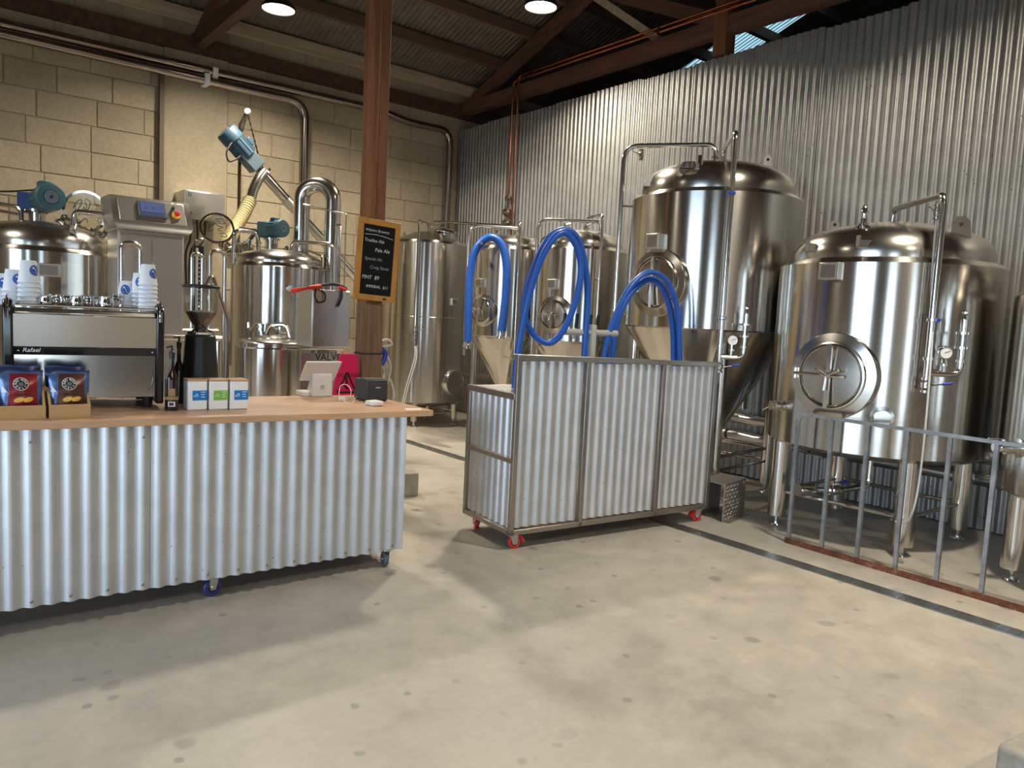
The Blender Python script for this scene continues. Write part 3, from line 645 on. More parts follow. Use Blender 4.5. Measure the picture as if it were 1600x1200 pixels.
MB().lathe([(.03,-.02),(.03,.02),(.02,.03),(0,.03)], hit(694, 387, c1, R1), out(c1, hit(694, 387, c1, R1)), 16).build('round_port', 'pipe_steel', t1)

# --- tank cut by the right edge
c6, R6 = (5.93, 1.25), .77
for _ in range(200):      # its left flank shows at the right edge of the view
    d6 = Vector((c6[0], c6[1])); lt = math.atan2(d6.x, d6.y)-math.asin(R6/d6.length); w6 = ray(1567, 620); 
    if lt < math.atan2(w6.x, w6.y): c6 = (c6[0], c6[1]-.003)
    else: break
t6 = tank('bright_tank', 'stainless tank on legs cut off by the right edge of the view', c6, R6, hit(1585, 775, c6, R6).z, hit(1597, 462, c6, R6).z, hit(1597, 462, c6, R6).z+.33)
p6 = onz(1580, 905, 0); legs_at(t6, [(p6.x, p6.y), (p6.x+.95, p6.y), (p6.x+.95, p6.y-.95), (p6.x, p6.y-.95)], hit(1585, 775, c6, R6).z, .072)
pv = hit(1592, 700, c6, R6); valve(t6, pv+out(c6, pv)*.1, out(c6, pv), .022, (0,0,1), blue=False, name='sample_valve'); port(t6, c6, R6, 1592, 700, .06)

# ------------------------------------------------------------------ brewhouse behind the counter
def vec(*a): return Vector(a)
def motor(root, p, ax, r, L, m, name='motor', fins=True):
    """finned electric motor, fan cover at the end of ax"""
    p = Vector(p); ax = Vector(ax).normalized()
    mo = MB().lathe([(0,0),(r*.75,0),(r*.95,L*.06),(r*.95,L*.62),(r*1.06,L*.63),(r*1.06,L*.93),(r*.95,L*.985),(r*.55,L),(r*.5,L*.97),(0,L*.97)], p, ax, 28).build(name, m, root)
    if fins:
        u = Vector((0,0,1)); u = (u-ax*u.dot(ax)).normalized(); s = ax.cross(u)
        for k in range(14):
            a = 2*PI*k/14; d = u*math.cos(a)+s*math.sin(a); MB().beam(p+ax*L*.08+d*r*.93, p+ax*L*.6+d*r*.93, .008, r*.16, d).build('cooling_fin', m, mo)
        MB().box((-r*.45, -r*.4, 0), (r*.45, r*.4, r*.42), frame(p+ax*L*.32+u*r*.9, s, ax)).build('terminal_box', m, mo, bevel=.008)
        MB().lathe([(r*.12,L*.985),(r*.5,L*.985),(r*.5,L*1.01),(r*.12,L*1.01)], p, ax, 24).build('fan_grille', 'gear_grey', mo)
    return mo
# mash tun
cm, Rm = tankc(-60, 180, 430, Y=8.0)
zsm = hit(70, 392, cm, Rm).z; ztm = zat(cm, 346)
tm = tank('mash_tun', 'stainless mash tun at the far left with a blue geared motor on top', cm, Rm, .75, zsm, ztm, neck=.93)
legs_at(tm, [(cm[0]+Rm*.8*math.cos(a), cm[1]+Rm*.8*math.sin(a)) for a in (.8, 2.35, 3.9, 5.5)], .76, .05)
Dm = (Vector((*cm, 0))-CAM).dot(_f)
p = dep(58, 352, Dm); MB().cyl((p.x, p.y, ztm-.06), (p.x, p.y, ztm+.1), .07, n=24).lathe([(.09,.1),(.11,.1),(.11,.12),(0,.12)], (p.x, p.y, ztm), n=28).build('motor_neck', 'pipe_steel', tm)
gp = dep(54, 318, Dm); gb = MB().box((-.11,-.09,-.09), (.07,.09,.09), frame(gp, (.78,-.6,0), (0,0,1))).cyl(vec(gp.x,gp.y,ztm+.11), gp, .06, n=16).build('gearbox', 'gear_blue', tm, bevel=.015)
motor(tm, dep(66, 313, Dm-.05), (.15, -.95, .05), .118, .26, 'motor_teal')
plate(tm, cm, Rm, 76, 422, .18, .11, d=.03)
# manhole with glass lid standing open
def glass_lid(root, p, nrm, r, s1, s2, cur):
    nrm = Vector(nrm).normalized(); M = frame(p, Vector((0,0,1)).cross(nrm)*1, (0,0,1))
    l = MB().lathe([(r*.88,-.014),(r,-.014),(r,.014),(r*.88,.014),(r*.88,-.014)], p, nrm, 40).build('glass_lid', 'chrome', root)
    MB().lathe([(0,-.003),(r*.885,-.003),(r*.885,.003),(0,.003)], p, nrm, 40).build('lid_pane', 'lid_glass', l)
    sw = MB()
    for c in cur: sw.tube([M @ Vector((x*r, y*r, .006)) for x, y in spline2(c)], r*.022, 5).tube([M @ Vector((c[0][0]*r, c[0][1]*r, .004)), M @ Vector((cur[0][0][0]*r, cur[0][0][1]*r, .004))], r*.004, 4)
    sw.build('script_mark', 'black_paint', l)
    R90 = Matrix.Rotation(-PI/2*.92, 4, 'Z')
    text('lettering', s1, r*.24, M @ Matrix.Translation((r*.42, r*.40, .004)) @ R90, 'black_paint', l)
    text('lettering', s2, r*.15, M @ Matrix.Translation((r*.62, r*.30, .004)) @ R90, 'black_paint', l)
    return l
def spline2(c): return [(v.x, v.y) for v in spline([(x, y, 0) for x, y in c], 5)]
cur1 = [[(-.55,.1),(-.35,.45),(-.15,.5),(-.3,.1),(-.5,-.1),(-.6,-.3),(-.3,-.2),(-.05,.2)], [(-.05,.55),(.05,.2),(-.1,0),(.1,.1),(.2,.45),(.0,.6)], [(-.5,-.45),(-.2,-.5),(0,-.35),(.1,-.55)]]
hp = dep(150, 360, Dm-.1); p = dep(128, 372, Dm-.15)
mh = MB().lathe([(.16,-.12),(.16,.05),(.18,.05),(.18,.07),(.15,.07)], p, (.45,-.35,1), 32).build('manhole', 'pipe_steel', tm)
for k in range(6):
    a = 2*PI*k/6; MB().cyl(p+vec(.17*math.cos(a), .17*math.sin(a), .02), p+vec(.17*math.cos(a)+.02, .17*math.sin(a)-.02, .11), .014, n=8).build('swing_bolt', 'chrome', mh)
gl = glass_lid(tm, dep(134, 330, Dm+.1), (-.3, -.9, -.15), .19, 'BOUTIQUE', 'BREWERY', cur1)
MB().tube([dep(134, 356, Dm+.1), p+vec(.0,.12,.05)], .014, 8).build('lid_hinge', 'pipe_steel', gl)
for x0, y0, x1, y1, dd in ((92, 345, 96, 362, 0), (100, 340, 118, 350, -.05), (84, 350, 84, 365, -.1), (150, 365, 172, 366, .0), (150, 365, 158, 380, .0), (108, 358, 125, 345, .05)):
    MB().tube([dep(x0, y0, Dm+dd), dep(x1, y1, Dm+dd)], .022, 8).lathe([(.02,-.01),(.035,-.01),(.035,.01),(.02,.01)], dep(x0, y0, Dm+dd), dep(x1, y1, Dm+dd)-dep(x0, y0, Dm+dd), 12).build('top_fitting', 'pipe_steel', tm)
q = dep(34, 345, Dm-.1); a = dep(-20, 316, Dm-.1)
MB().tube(arc([a, dep(33, 324, Dm-.1), dep(34, 352, Dm-.1)], .06), .02, 10).build('spray_pipe', 'pipe_steel', tm)
MB().tube([dep(-20, 326, Dm-.05), dep(30, 335, Dm-.05)], .016, 8).build('spray_pipe', 'pipe_steel', tm)
a0 = dep(115, 352, Dm-.3); a1 = dep(116, 330, Dm-.3); a2 = dep(177, 336, Dm-.35); a3 = Vector((a2.x, a2.y, .9))
MB().tube(arc([a0, a1, a2, a3], .1), .022, 12).build('overflow_pipe', 'pipe_steel', tm)
a2 = dep(166, 381, Dm+.05); a3 = dep(181, 385, Dm+.05); MB().tube(arc([a2-vec(.1,0,0), a2, a3, vec(a3.x, a3.y, .9)], .03), .016, 8).build('side_pipe', 'pipe_steel', tm)
MB().tube(spline([dep(-20, 299, Dm+.3), dep(20, 299, Dm+.2), dep(60, 297, Dm+.05), dep(66, 305, Dm)], 6), .009, 6).build('motor_cable', 'black_paint', tm)

# control cabinet
YC = 6.95
xa, xb = ony(184, 420, YC).x, ony(287, 420, YC).x; zh = ony(230, 362, YC).z
cc = thing('control_cabinet', 'stainless control cabinet with a sloped touchscreen console', 'control panel', ((xa+xb)/2, YC, 0))
MB().box((xa, YC, .1), (xb, YC+.42, zh)).build('body', 'panel_steel', cc, bevel=.006)
MB().box((xa-.03, YC-.03, 0), (xb+.03, YC+.45, .1)).build('plinth', 'black_paint', cc)
xs = ony(203, 450, YC).x+ .06
for a, b in ((xa+.012, (xa+xb)/2-.003), ((xa+xb)/2+.003, xb-.012)): MB().box((a, YC-.012, .14), (b, YC, zh-.03)).build('door', 'panel_steel', cc, bevel=.003)
h0, h1 = zh, zat(((xa+xb)/2, YC+.2), 313)
hd = MB().add([(xa-.02,YC-.10,h0),(xb+.02,YC-.10,h0),(xb+.02,YC+.42,h0),(xa-.02,YC+.42,h0),(xa-.05,YC-.10,h0+.05),(xb+.05,YC-.10,h0+.05),(xb+.05,YC+.46,h1),(xa-.05,YC+.46,h1),(xa-.05,YC+.06,h1),(xb+.05,YC+.06,h1)],
   [(0,3,2,1),(0,1,5,4),(4,5,9,8),(8,9,6,7),(2,3,7,6),(0,4,8,7,3),(1,2,6,9,5)]).build('console_head', 'panel_steel', cc)
o = vec((xa+xb)/2, YC-.10, h0+.05); up = vec(0, .16, h1-h0-.05); Lf = up.length; M = frame(o, (1,0,0), up); hw = (xb-xa)/2
MB().box((-hw-.0, .025, .0), (hw+.0, Lf-.025, .006), M).build('console_face', 'panel_steel', hd, bevel=.002)
sc = MB().box((-hw*.42, Lf*.28, .005), (hw*.42, Lf*.86, .014), M).build('screen_bezel', 'gear_grey', hd, bevel=.003)
MB().box((-hw*.35, Lf*.36, .0145), (hw*.35, Lf*.79, .016), M).build('screen', 'screen_glow', sc)
for k, x_ in enumerate((-.26, -.03, .2)): text('screen_digits', ('25', '00', '70')[k], .035, M @ Matrix.Translation((hw*x_, Lf*.55, .0165)), 'logo_dark', sc)
MB().box((-hw*.33, Lf*.38, .0162), (hw*.33, Lf*.44, .0168), M).build('screen_bar', 'gear_blue', sc)
eb = M @ vec(hw*.72, Lf*.45, .006); nn_ = (M.to_3x3() @ vec(0,0,1))
es = MB().lathe([(0,0),(.036,0),(.036,.006),(0,.006)], eb, nn_, 20).build('emergency_stop', 'estop_yellow', hd); MB().lathe([(.012,.006),(.014,.02),(.024,.022),(.024,.036),(0,.04)], eb, nn_, 18).build('stop_button', 'estop_red', es)
MB().lathe([(.013,0),(.013,.012),(0,.014)], M @ vec(hw*.66, Lf*.72, .006), nn_, 14).build('push_button', 'black_paint', hd)
# bent pipes standing in front of the cabinet and beside it
def u_pipe(label, xL, xR, yt, Y, r, m='pipe_steel', name='bent_pipe', zb=0.0, group=None):
    a = ony(xL, yt+30, Y); b = ony(xR, yt+30, Y); z = zat(a, yt); z2 = zat(b, yt+(xR-xL)*.12)
    t = thing(name, label, 'pipe', (a.x, a.y, zb), group)
    MB().tube(arc([(a.x, a.y, .02), (a.x, a.y, z), (b.x, b.y, z2), (b.x, b.y, .02)], (xR-xL)*.0026, 8), r, 12).build('tube', m, t)
    MB().lathe([(0,0),(r*2,0),(r*2,.02),(0,.02)], (a.x,a.y,0), n=16).lathe([(0,0),(r*2,0),(r*2,.02),(0,.02)], (b.x,b.y,0), n=16).beam((a.x,a.y,.008),(b.x,b.y,.008),.04,.012).build('floor_flange', 'pipe_steel', t)
    return t
u_pipe('upside-down U of steel pipe in front of the control cabinet', 190, 219, 378, 6.72, .021)
u_pipe('narrow upside-down U of steel pipe between cabinet and brew kettle', 300, 316, 396, 6.9, .017)
u_pipe('upside-down U of steel pipe against the left flank of the brew kettle', 328, 351, 391, 7.05, .017)
u_pipe('small upside-down U of steel pipe high behind the glass lid', 307, 321, 373, 7.75, .013)
# wall box
YW = 9.62
a, b = ony(291, 300, YW), ony(351, 345, YW)
eb_ = thing('electrical_box', 'shiny steel electrical box on the block wall above the glass lid', 'electrical box', ((a.x+b.x)/2, YW, b.z))
MB().box((a.x-.02, YW, ony(300,342,YW).z), (b.x, YB-.055, ony(300, 297, YW).z)).build('enclosure', 'panel_steel', eb_, bevel=.005)
MB().box((a.x, YW-.012, ony(300,340,YW).z), (b.x-.01, YW, ony(300, 299, YW).z)).build('box_door', 'panel_steel', eb_, bevel=.003)
for y in (303, 333): p = ony(297, y, YW-.012); MB().box((p.x-.02, YW-.02, p.z-.02), (p.x+.02, YW-.012, p.z+.02)).build('quarter_turn_lock', 'gear_grey', eb_)
for k in range(3): MB().tube(spline([(a.x+.05+.1*k, YW+.1, ony(300,342,YW).z+.01), (a.x+.08+.08*k, YW+.1, ony(300,370,YW).z), (a.x+.0+.05*k, YW, ony(300,400,YW).z), (a.x+.02+.03*k, YW, 1.6)], 6), .012, 6).build('cable', 'black_paint', eb_)

# brew kettle
ck, Rk = tankc(362, 507, 470, Y=7.6)
zsk = hit(435, 416, ck, Rk).z; ztk = zat(ck, 390)
tk = tank('brew_kettle', 'stainless brew kettle with a teal motor and a thick steam bend on top', ck, Rk, .7, zsk, ztk, neck=.93)
legs_at(tk, [(ck[0]+Rk*.8*math.cos(a), ck[1]+Rk*.8*math.sin(a)) for a in (.8, 2.35, 3.9, 5.5)], .71, .045)
Dk = (Vector((*ck, 0))-CAM).dot(_f)
p = dep(424, 378, Dk-.08); MB().cyl((p.x, p.y, ztk-.06), (p.x, p.y, zat(p, 374)), .065, n=24).lathe([(.06,-.01),(.085,-.01),(.085,.012),(0,.012)], (p.x, p.y, zat(p, 374)), n=28).build('motor_neck', 'pipe_steel', tk)
gp = dep(420, 361, Dk-.05); MB().box((-.10,-.07,-.08), (.07,.09,.08), frame(gp, (.78,-.6,0), (0,0,1))).build('gearbox', 'motor_teal', tk, bevel=.012)
motor(tk, dep(423, 358, Dk-.12), (.30, -.9, .02), .085, .2, 'motor_teal')
# thick steam bend
lx, rx_ = dep(471, 330, Dk+.05), dep(520, 330, Dk+.0)
pts = [Vector((lx.x, lx.y, zsk+.05))]
zt_ = zat(lx, 312); rr = (rx_-lx).xy.length/2; mid = (lx+rx_)/2
for k in range(17):
    a = PI-PI*k/16; pts.append(Vector((mid.x, mid.y, zt_-.0)) + (rx_-lx).normalized().to_2d().to_3d()*rr*math.cos(a) + vec(0,0,rr*.92*math.sin(a)))
pts.append(Vector((rx_.x, rx_.y, .6)))
MB().tube(pts, .082, 20).build('steam_bend', 'pipe_steel', tk)
MB().lathe([(.24,-.03),(.16,.02),(.10,.08),(.07,.16)], (lx.x, lx.y, ztk-.12), n=28).build('bend_flare', 'steel_dome', tk)
a = dep(474, 319, Dk-.06); MB().tube(arc([a, dep(523, 330, Dk-.1), dep(541, 333, Dk-.1), dep(536, 500, Dk-.1)], .03), .008, 6).build('thin_spray_pipe', 'pipe_steel', tk)
MB().tube(arc([dep(526, 352, Dk-.12), dep(532, 352, Dk-.12), dep(528, 470, Dk-.12)], .02), .014, 8).build('condenser_pipe', 'pipe_steel', tk)
a0 = dep(455, 396, Dk-.1); MB().tube(arc([a0, dep(457, 377, Dk-.1), dep(520, 381, Dk-.25), dep(517, 470, Dk-.25), dep(513, 600, Dk-.25)], .07), .019, 12).build('spray_pipe', 'pipe_steel', tk)
MB().tube(arc([dep(475, 389, Dk-.15), dep(503, 400, Dk-.2), dep(503, 450, Dk-.2)], .03), .010, 8).tube([dep(503, 421, Dk-.2), dep(520, 421, Dk-.25)], .010, 8).build('small_pipe', 'pipe_steel', tk)
q = dep(363, 380, Dk-.3); MB().tube(arc([dep(404, 398, Dk-.2), dep(403, 364, Dk-.2), dep(366, 359, Dk-.35), Vector((q.x, q.y, .9))], .07), .021, 12).build('overflow_pipe', 'pipe_steel', tk)
MB().tube([dep(374, 357, Dk-.2), dep(400, 360, Dk-.1)], .018, 8).tube([dep(400, 360, Dk-.1), dep(392, 373, Dk-.15)], .022, 8).build('spray_arm', 'pipe_steel', tk)
p = dep(372, 398, Dk-.05); mh = MB().lathe([(.15,-.10),(.15,.05),(.17,.05),(.17,.07),(.14,.07)], p, (-.35,-.35,1), 32).build('manhole', 'pipe_steel', tk)
for k in range(6):
    a = 2*PI*k/6; MB().cyl(p+vec(.16*math.cos(a), .16*math.sin(a), .02), p+vec(.16*math.cos(a)-.02, .16*math.sin(a)-.02, .11), .013, n=8).build('swing_bolt', 'chrome', mh)
cur2 = [[(-.05,.55),(.3,.6),(.45,.35),(.2,.3),(.1,.45)], [(-.2,.35),(.1,.15),(.35,.1),(.05,-.05),(.3,-.15)], [(.15,-.3),(.45,-.25),(.55,-.45),(.2,-.45)], [(-.6,.4),(-.4,.1),(-.5,-.2),(-.2,-.1)]]
gl = glass_lid(tk, dep(339, 357, Dk-.15), (-.25, -.9, .35), .17, 'BREW', 'SHOW', cur2)
MB().tube([dep(352, 376, Dk-.15), p+vec(-.02,.05,.05)], .014, 8).build('lid_hinge', 'pipe_steel', gl)
for x0, y0, x1, y1, dd in ((384, 380, 398, 366, -.1), (390, 388, 392, 374, -.15), (404, 380, 404, 397, -.2), (429, 384, 429, 402, -.2), (352, 390, 368, 384, -.1), (447, 388, 455, 398, -.1)):
    MB().tube([dep(x0, y0, Dk+dd), dep(x1, y1, Dk+dd)], .016, 8).lathe([(.016,-.01),(.03,-.01),(.03,.01),(.016,.01)], dep(x0, y0, Dk+dd), dep(x1, y1, Dk+dd)-dep(x0, y0, Dk+dd), 12).build('top_fitting', 'pipe_steel', tk)
valve(tk, hit(452, 451, ck, Rk)+vec(-.02,-.06,0), (-.3,-1,0), .02, (1,0,0), blue=False)
# sloping hand pipe seen over the grinder
a = ony(328, 432, 6.7); b = ony(352, 500, 6.7); MBp = thing('bent_pipe', 'thin steel pipe with a crooked top sloping down beside the grinder hopper', 'pipe', (b.x, b.y, 0))
MB().tube(arc([ony(322, 445, 6.7), ony(331, 428, 6.7), ony(356, 500, 6.7), (ony(356,500,6.7).x, 6.7, .02)], .05), .018, 10).build('tube', 'pipe_steel', MBp)
MB().lathe([(0,0),(.04,0),(.04,.02),(0,.02)], (ony(356,500,6.7).x, 6.7, 0), n=16).build('floor_flange', 'pipe_steel', MBp)

# small vessel in front of the kettle
cs, Rs = tankc(366, 481, 590, Y=6.75)
zss = hit(424, 546, cs, Rs).z; zts = zat(cs, 527)
ts = tank('hop_vessel', 'small stainless vessel with a handled lid in front of the brew kettle', cs, Rs, .3, zss, zts, neck=.985)
legs_at(ts, [(cs[0]+Rs*.75*math.cos(a), cs[1]+Rs*.75*math.sin(a)) for a in (.8, 2.35, 3.9, 5.5)], .31, .03)
Ds = (Vector((*cs, 0))-CAM).dot(_f)
p = Vector((cs[0]+.02, cs[1], zts-.03)); lid = MB().lathe([(.17,0),(.17,.03),(.13,.045),(.05,.055),(0,.056)], p, n=32).build('lid', 'steel_dome', ts)
hN = Vector((.78,-.6,0)); MB().tube(spline([p+hN*.0+vec(-.06,.02,.05), p+hN*-.02+vec(0,0,.13), p+hN*.1+vec(0,0,.14), p+hN*.15+vec(0,0,.02)], 6), .02, 10).build('lid_handle', 'pipe_steel', lid)
rg = dep(413, 510, Ds+.12); r2 = MB().lathe([(.13,0),(.13,.03),(.115,.03),(.115,.05),(.14,.05),(.14,.065),(.0,.085)], rg-vec(0,0,.04), n=28).build('ring_clamp', 'pipe_steel', ts)
MB().cyl(rg-vec(0,0,.2), rg, .10, n=24).build('ring_neck', 'pipe_steel', ts)
for sgn in (-1, 1): MB().lathe([(0,0),(.018,0),(.018,.05),(0,.05)], rg+Vector((.78,-.6,0))*.15*sgn-vec(0,0,.02), n=10).build('clamp_bolt', 'chrome', r2)
MB().tube([dep(440, 520, Ds), dep(456, 521, Ds-.05)], .012, 8).lathe([(.012,-.012),(.03,-.012),(.03,.012),(.012,.012)], dep(452,521,Ds-.04), (1,-.5,0), 12).build('side_fitting', 'pipe_steel', ts)

# steel switch box on a stand, with tools hung over it
YS = 6.05
a = ony(488, 456, YS); b = ony(545, 540, YS); zt_b = ony(515, 453, YS).z; zb_b = ony(515, 543, YS).z; dpt = .30
sb = thing('switch_box', 'brushed steel switch box on a stand with red and black straps over its top', 'electrical box', ((a.x+b.x)/2, YS, 0))
bd = MB().box((a.x, YS, zb_b), (b.x, YS+dpt, zt_b)).build('enclosure', 'panel_steel', sb, bevel=.006)
MB().box((a.x+.006, YS-.012, zb_b+.006), (b.x-.006, YS, zt_b-.006)).build('box_door', 'panel_steel', bd, bevel=.003)
for xx in (a.x+.02, b.x-.02):
    for zz in (zt_b-.03, zb_b+.03): MB().lathe([(0,0),(.008,0),(.006,.004),(0,.005)], (xx, YS-.012, zz), (0,-1,0), 8).build('corner_screw', 'chrome', bd)
MB().box(((a.x+b.x)/2-.03, YS+.12, 0), ((a.x+b.x)/2+.03, YS+.18, zb_b)).box(((a.x+b.x)/2-.18, YS+.02, 0), ((a.x+b.x)/2+.18, YS+.28, .015)).build('stand', 'frame_steel', sb)
MB().tube([(a.x-.18, YS+.1, zb_b-.015), (b.x, YS+.1, zb_b-.015)], .014, 8).build('support_rail', 'pipe_steel', sb)
sp = thing('strap', 'red and black strap lying over the switch box', 'strap', (a.x, YS, zt_b))
MB().tube(spline([ony(458, 455, YS+.1), ony(470, 452, YS), ony(487, 449, YS-.02), ony(500, 447.5, YS)], 6), [.012+.012*min(1, abs(1-i/9)) for i in range(19)], 8).build('red_webbing', 'tape_red', sp)
MB().tube(spline([ony(480, 449, YS-.02), ony(500, 446, YS+.05), ony(520, 444, YS+.08), ony(536, 448, YS+.02), ony(541, 452, YS+.02)], 6), .014, 8).build('black_webbing', 'band_black', sp)
MB().tube([ony(529, 449, YS-.0), ony(541, 453, YS-.02)], .014, 8).build('red_handle', 'tape_red', sp)
MB().tube(spline([ony(494, 452, YS-.03), ony(492, 462, YS-.03), ony(497, 472, YS-.03), ony(507, 470, YS-.03), ony(508, 460, YS-.03), ony(502, 453, YS-.03)], 6), .007, 6).build('buckle_loop', 'band_black', sp)
MB().tube(spline([ony(533, 452, YS-.03), ony(534, 464, YS-.03), ony(528, 479, YS-.03)], 6), .009, 6).build('strap_tail', 'band_black', sp)

# grain auger on its pole
YA = 8.9
def A(x, y, d=0): return ony(x, y, YA+d)
au = thing('grain_auger', 'slanting grain auger with a blue motor and a ribbed yellow drop hose', 'auger', (A(374, 340).x, YA, 0))
MB().tube([A(404, 264), A(560, 438)], .058, 18).build('auger_tube', 'pipe_steel', au)
MB().tube([A(447, 312), A(457, 323)], .064, 18).build('joint_sleeve', 'panel_steel', au)
MB().lathe([(.05,-.012),(.105,-.012),(.105,.012),(.05,.012)], A(412, 272), A(412,272)-A(404,264), 24).build('flange', 'pipe_steel', au)
ga = A(393, 252); axm = (A(352, 203)-A(393, 250)).normalized()
gbx = MB().box((-.085,-.10,-.09), (.085,.13,.09), frame(ga, Vector((0,-1,0)).cross(axm)*-1, axm)).cyl(ga, A(406, 266), .045, n=14).build('gearbox', 'gear_grey', au, bevel=.012)
motor(au, A(389, 246), axm, .118, (A(352, 203)-A(389, 246)).length, 'motor_blue')
MB().tube(spline([A(362, 223, -.1), A(354, 238, -.12), A(358, 252, -.12), A(372, 247, -.1), A(378, 240, -.05)], 6), .010, 6).build('motor_cable', 'black_paint', au)
MB().tube(spline([A(413, 268, -.05), A(403, 282, -.08), A(395, 300, -.1), A(391, 318, -.12)], 6), .058, 16).build('spout', 'pipe_steel', au)
hp_ = spline([A(391, 312, -.12), A(380, 335, -.2), A(366, 358, -.35), A(352, 385, -.6)], 14); 
MB().tube(hp_, [.078 if i % 2 else .070 for i in range(len(hp_))], 16).build('ribbed_hose', 'suction_hose', au)
pp = A(373, 340, .12)
MB().tube([(pp.x, pp.y, .02), (pp.x, pp.y, zat(pp, 195)), A(386, 176, .12)], .020, 10).lathe([(0,0),(.09,0),(.09,.02),(0,.02)], (pp.x, pp.y, 0), n=16).build('pole', 'pipe_dark', au)
MB().lathe([(0,-.03),(.03,-.025),(.036,0),(.03,.025),(0,.03)], A(387, 174, .08), (-.5,-.8,0), 16).build('pole_end', 'white_card', au)
for (x0, y0, x1, y1) in ((386, 178, 379, 205), (387, 178, 403, 240)):
    ch = MB(); n = 14
    for k in range(n):
        f = k/n; p = A(x0+(x1-x0)*f, y0+(y1-y0)*f); q = A(x0+(x1-x0)*(f+1.1/n), y0+(y1-y0)*(f+1.1/n)); ch.tube([p, q], .010 if k % 2 else .006, 6)
    ch.build('chain', 'pipe_dark', au)

# vent pipes along the block wall
YV = 9.93
def V(x, y): return ony(x, y, YV)
va = thing('vent_pipe', 'upper steel vent pipe along the block wall, turning down in the corner', 'pipe', (V(300, 106).x, YV, V(300,106).z))
cnr = V(703, 204)
MB().tube(arc([V(-80, 18), V(596, 173), V(634, 190), V(704, 205), Vector((cnr.x, YV, .8))], .22, 8), .052, 16).build('tube', 'pipe_dark', va)
for x, y in ((335, 115),): p = V(x, y); MB().box((p.x-.03, YV-.06, p.z-.06), (p.x+.03, YB, p.z+.06)).build('pipe_clip', 'white_card', va)
vb = thing('vent_pipe', 'lower steel vent pipe along the block wall, turning down behind the kettle', 'pipe', (V(300, 120).x, YV, V(300,120).z))
cnr = V(476, 162)
MB().tube(arc([V(-80, 33), V(420, 148), V(477, 161), Vector((cnr.x, YV, .8))], .24, 8), .058, 16).build('tube', 'pipe_dark', vb)
for x, y in ((322, 125),): p = V(x, y); MB().box((p.x-.03, YV-.065, p.z-.065), (p.x+.03, YB, p.z+.065)).build('pipe_clip', 'white_card', vb)
p = ony(252, 200, 10.02); q = ony(253, 113, 10.02)
cv = MB().box((p.x-.025, 9.985, .0), (p.x+.025, 10.07, q.z)).build('conduit', 'conduit_brown'); tag(cv, 'brown upright conduit on the block wall behind the control cabinet', 'conduit')
# copper pipes: along the truss, then down the corrugated wall
for k, (x, lab, ye) in enumerate(((803, 'left copper pipe dropping from the truss down the corrugated wall', 320), (811, 'right copper pipe dropping from the truss down the corrugated wall', 380))):
    p = onx(x, 150, 6.68); cpt = thing('copper_pipe', lab, 'pipe', (p.x, p.y, p.z))
    far = onx(1640, -110+6*k, 6.68)
    z = 4.815+.05*k
    MB().tube(arc([(6.66, 0.2, z), (6.66, p.y, z), (6.66, p.y, 1.3 if k else zat(p, 345))], .08, 6), .014, 10).build('tube', 'copper', cpt)
    for yy in (3.2, 4.6, 6.0, p.y-.3): MB().box((6.64, yy-.012, z-.03), (6.735, yy+.012, z+.02)).build('pipe_clip', 'copper_old', cpt)
    if not k:
        for yy, rr in ((310, .03), (332, .055), (349, .055)):
            q = Vector((6.66, p.y, zat(p, yy))); MB().lathe([(0,-.05),(rr,-.04),(rr*1.1,0),(rr,.04),(0,.05)], q, (0,1,0), 14).cyl(q, q-vec(0,.09,0), rr*.5, n=10).build('regulator', 'frame_steel', cpt)

# ------------------------------------------------------------------ service counter
TZ = lambda X: .955+(2.46-X)*.015
def ct(x, y):
    p = onz(x, y, .96)
    for _ in range(6): p = onz(x, y, TZ(p.x))
    return p
def caster(root, x, y, ztop, ang, wm, tread, r=.046, lean=.03):
    d = vec(math.cos(ang), math.sin(ang), 0); a = vec(-d.y, d.x, 0); o = vec(x, y, r)
    f = MB().lathe([(0,0),(.03,0),(.03,-.012),(0,-.012)], (x-d.x*lean, y-d.y*lean, ztop), n=16)
    for s in (-1, 1):
        M = frame(o+a*(.017*s)-a*.0015, d, (0,0,1)); h = ztop-r-.008
        f.prism([(-.014,-.014),(.014,-.014),(.020,.01),(.018,h),(-lean-.03,h),(-.03,h*.7)], M, .003)
    f.box((-lean-.03,-.02,h-.004), (.018,.02,h), frame(o, d, a)@Matrix.Rotation(0,4,'X')) if False else None
    f.beam(vec(x,y,ztop-.010)-d*(lean+.03), vec(x,y,ztop-.010)+d*.018, .04, .006)
    c = f.build('caster', 'zinc', root)
    MB().lathe([(r*.55,-.014),(r*.9,-.014),(r,-.008),(r,.008),(r*.9,.014),(r*.55,.014),(r*.55,-.014)], o, a, 28).build('tyre', tread, c)
    MB().lathe([(0,-.011),(r*.56,-.011),(r*.56,.011),(0,.011)], o, a, 20).build('wheel_hub', wm, c)
    MB().lathe([(0,-.026),(.009,-.026),(.009,.026),(0,.026)], o, a, 10).build('axle_bolt', 'zinc', c)
    return c
sh = lambda v: Vector((v.x, v.y, v.z+(2.46-v.x)*.015))
co = thing('service_counter', 'long serving counter clad in corrugated iron with a pale timber top', 'counter', (1.0, 4.2, 0))
MB().box((-1.35, 3.83, .919), (2.46, 4.656, .955)).map(sh).build('countertop', 'counter_wood', co, bevel=.003)
MB().box((-1.25, 3.90, .12), (2.28, 4.60, .917)).map(sh).build('carcass', 'post_wood_old', co)
xj = [2.30, 1.67, .91, .15, -.61, -1.27]
for i, (a, b) in enumerate(zip(xj, xj[1:])):
    off = .003*(i % 2)
    corr((b-.02, 3.878-off), (a, 3.878-off), .105, .915, (0, 1, 0), .0765, .0105, 10, zf=lambda p: (2.46-p.x)*.015).build('corrugated_sheet', 'galvanised', co, ang=60)
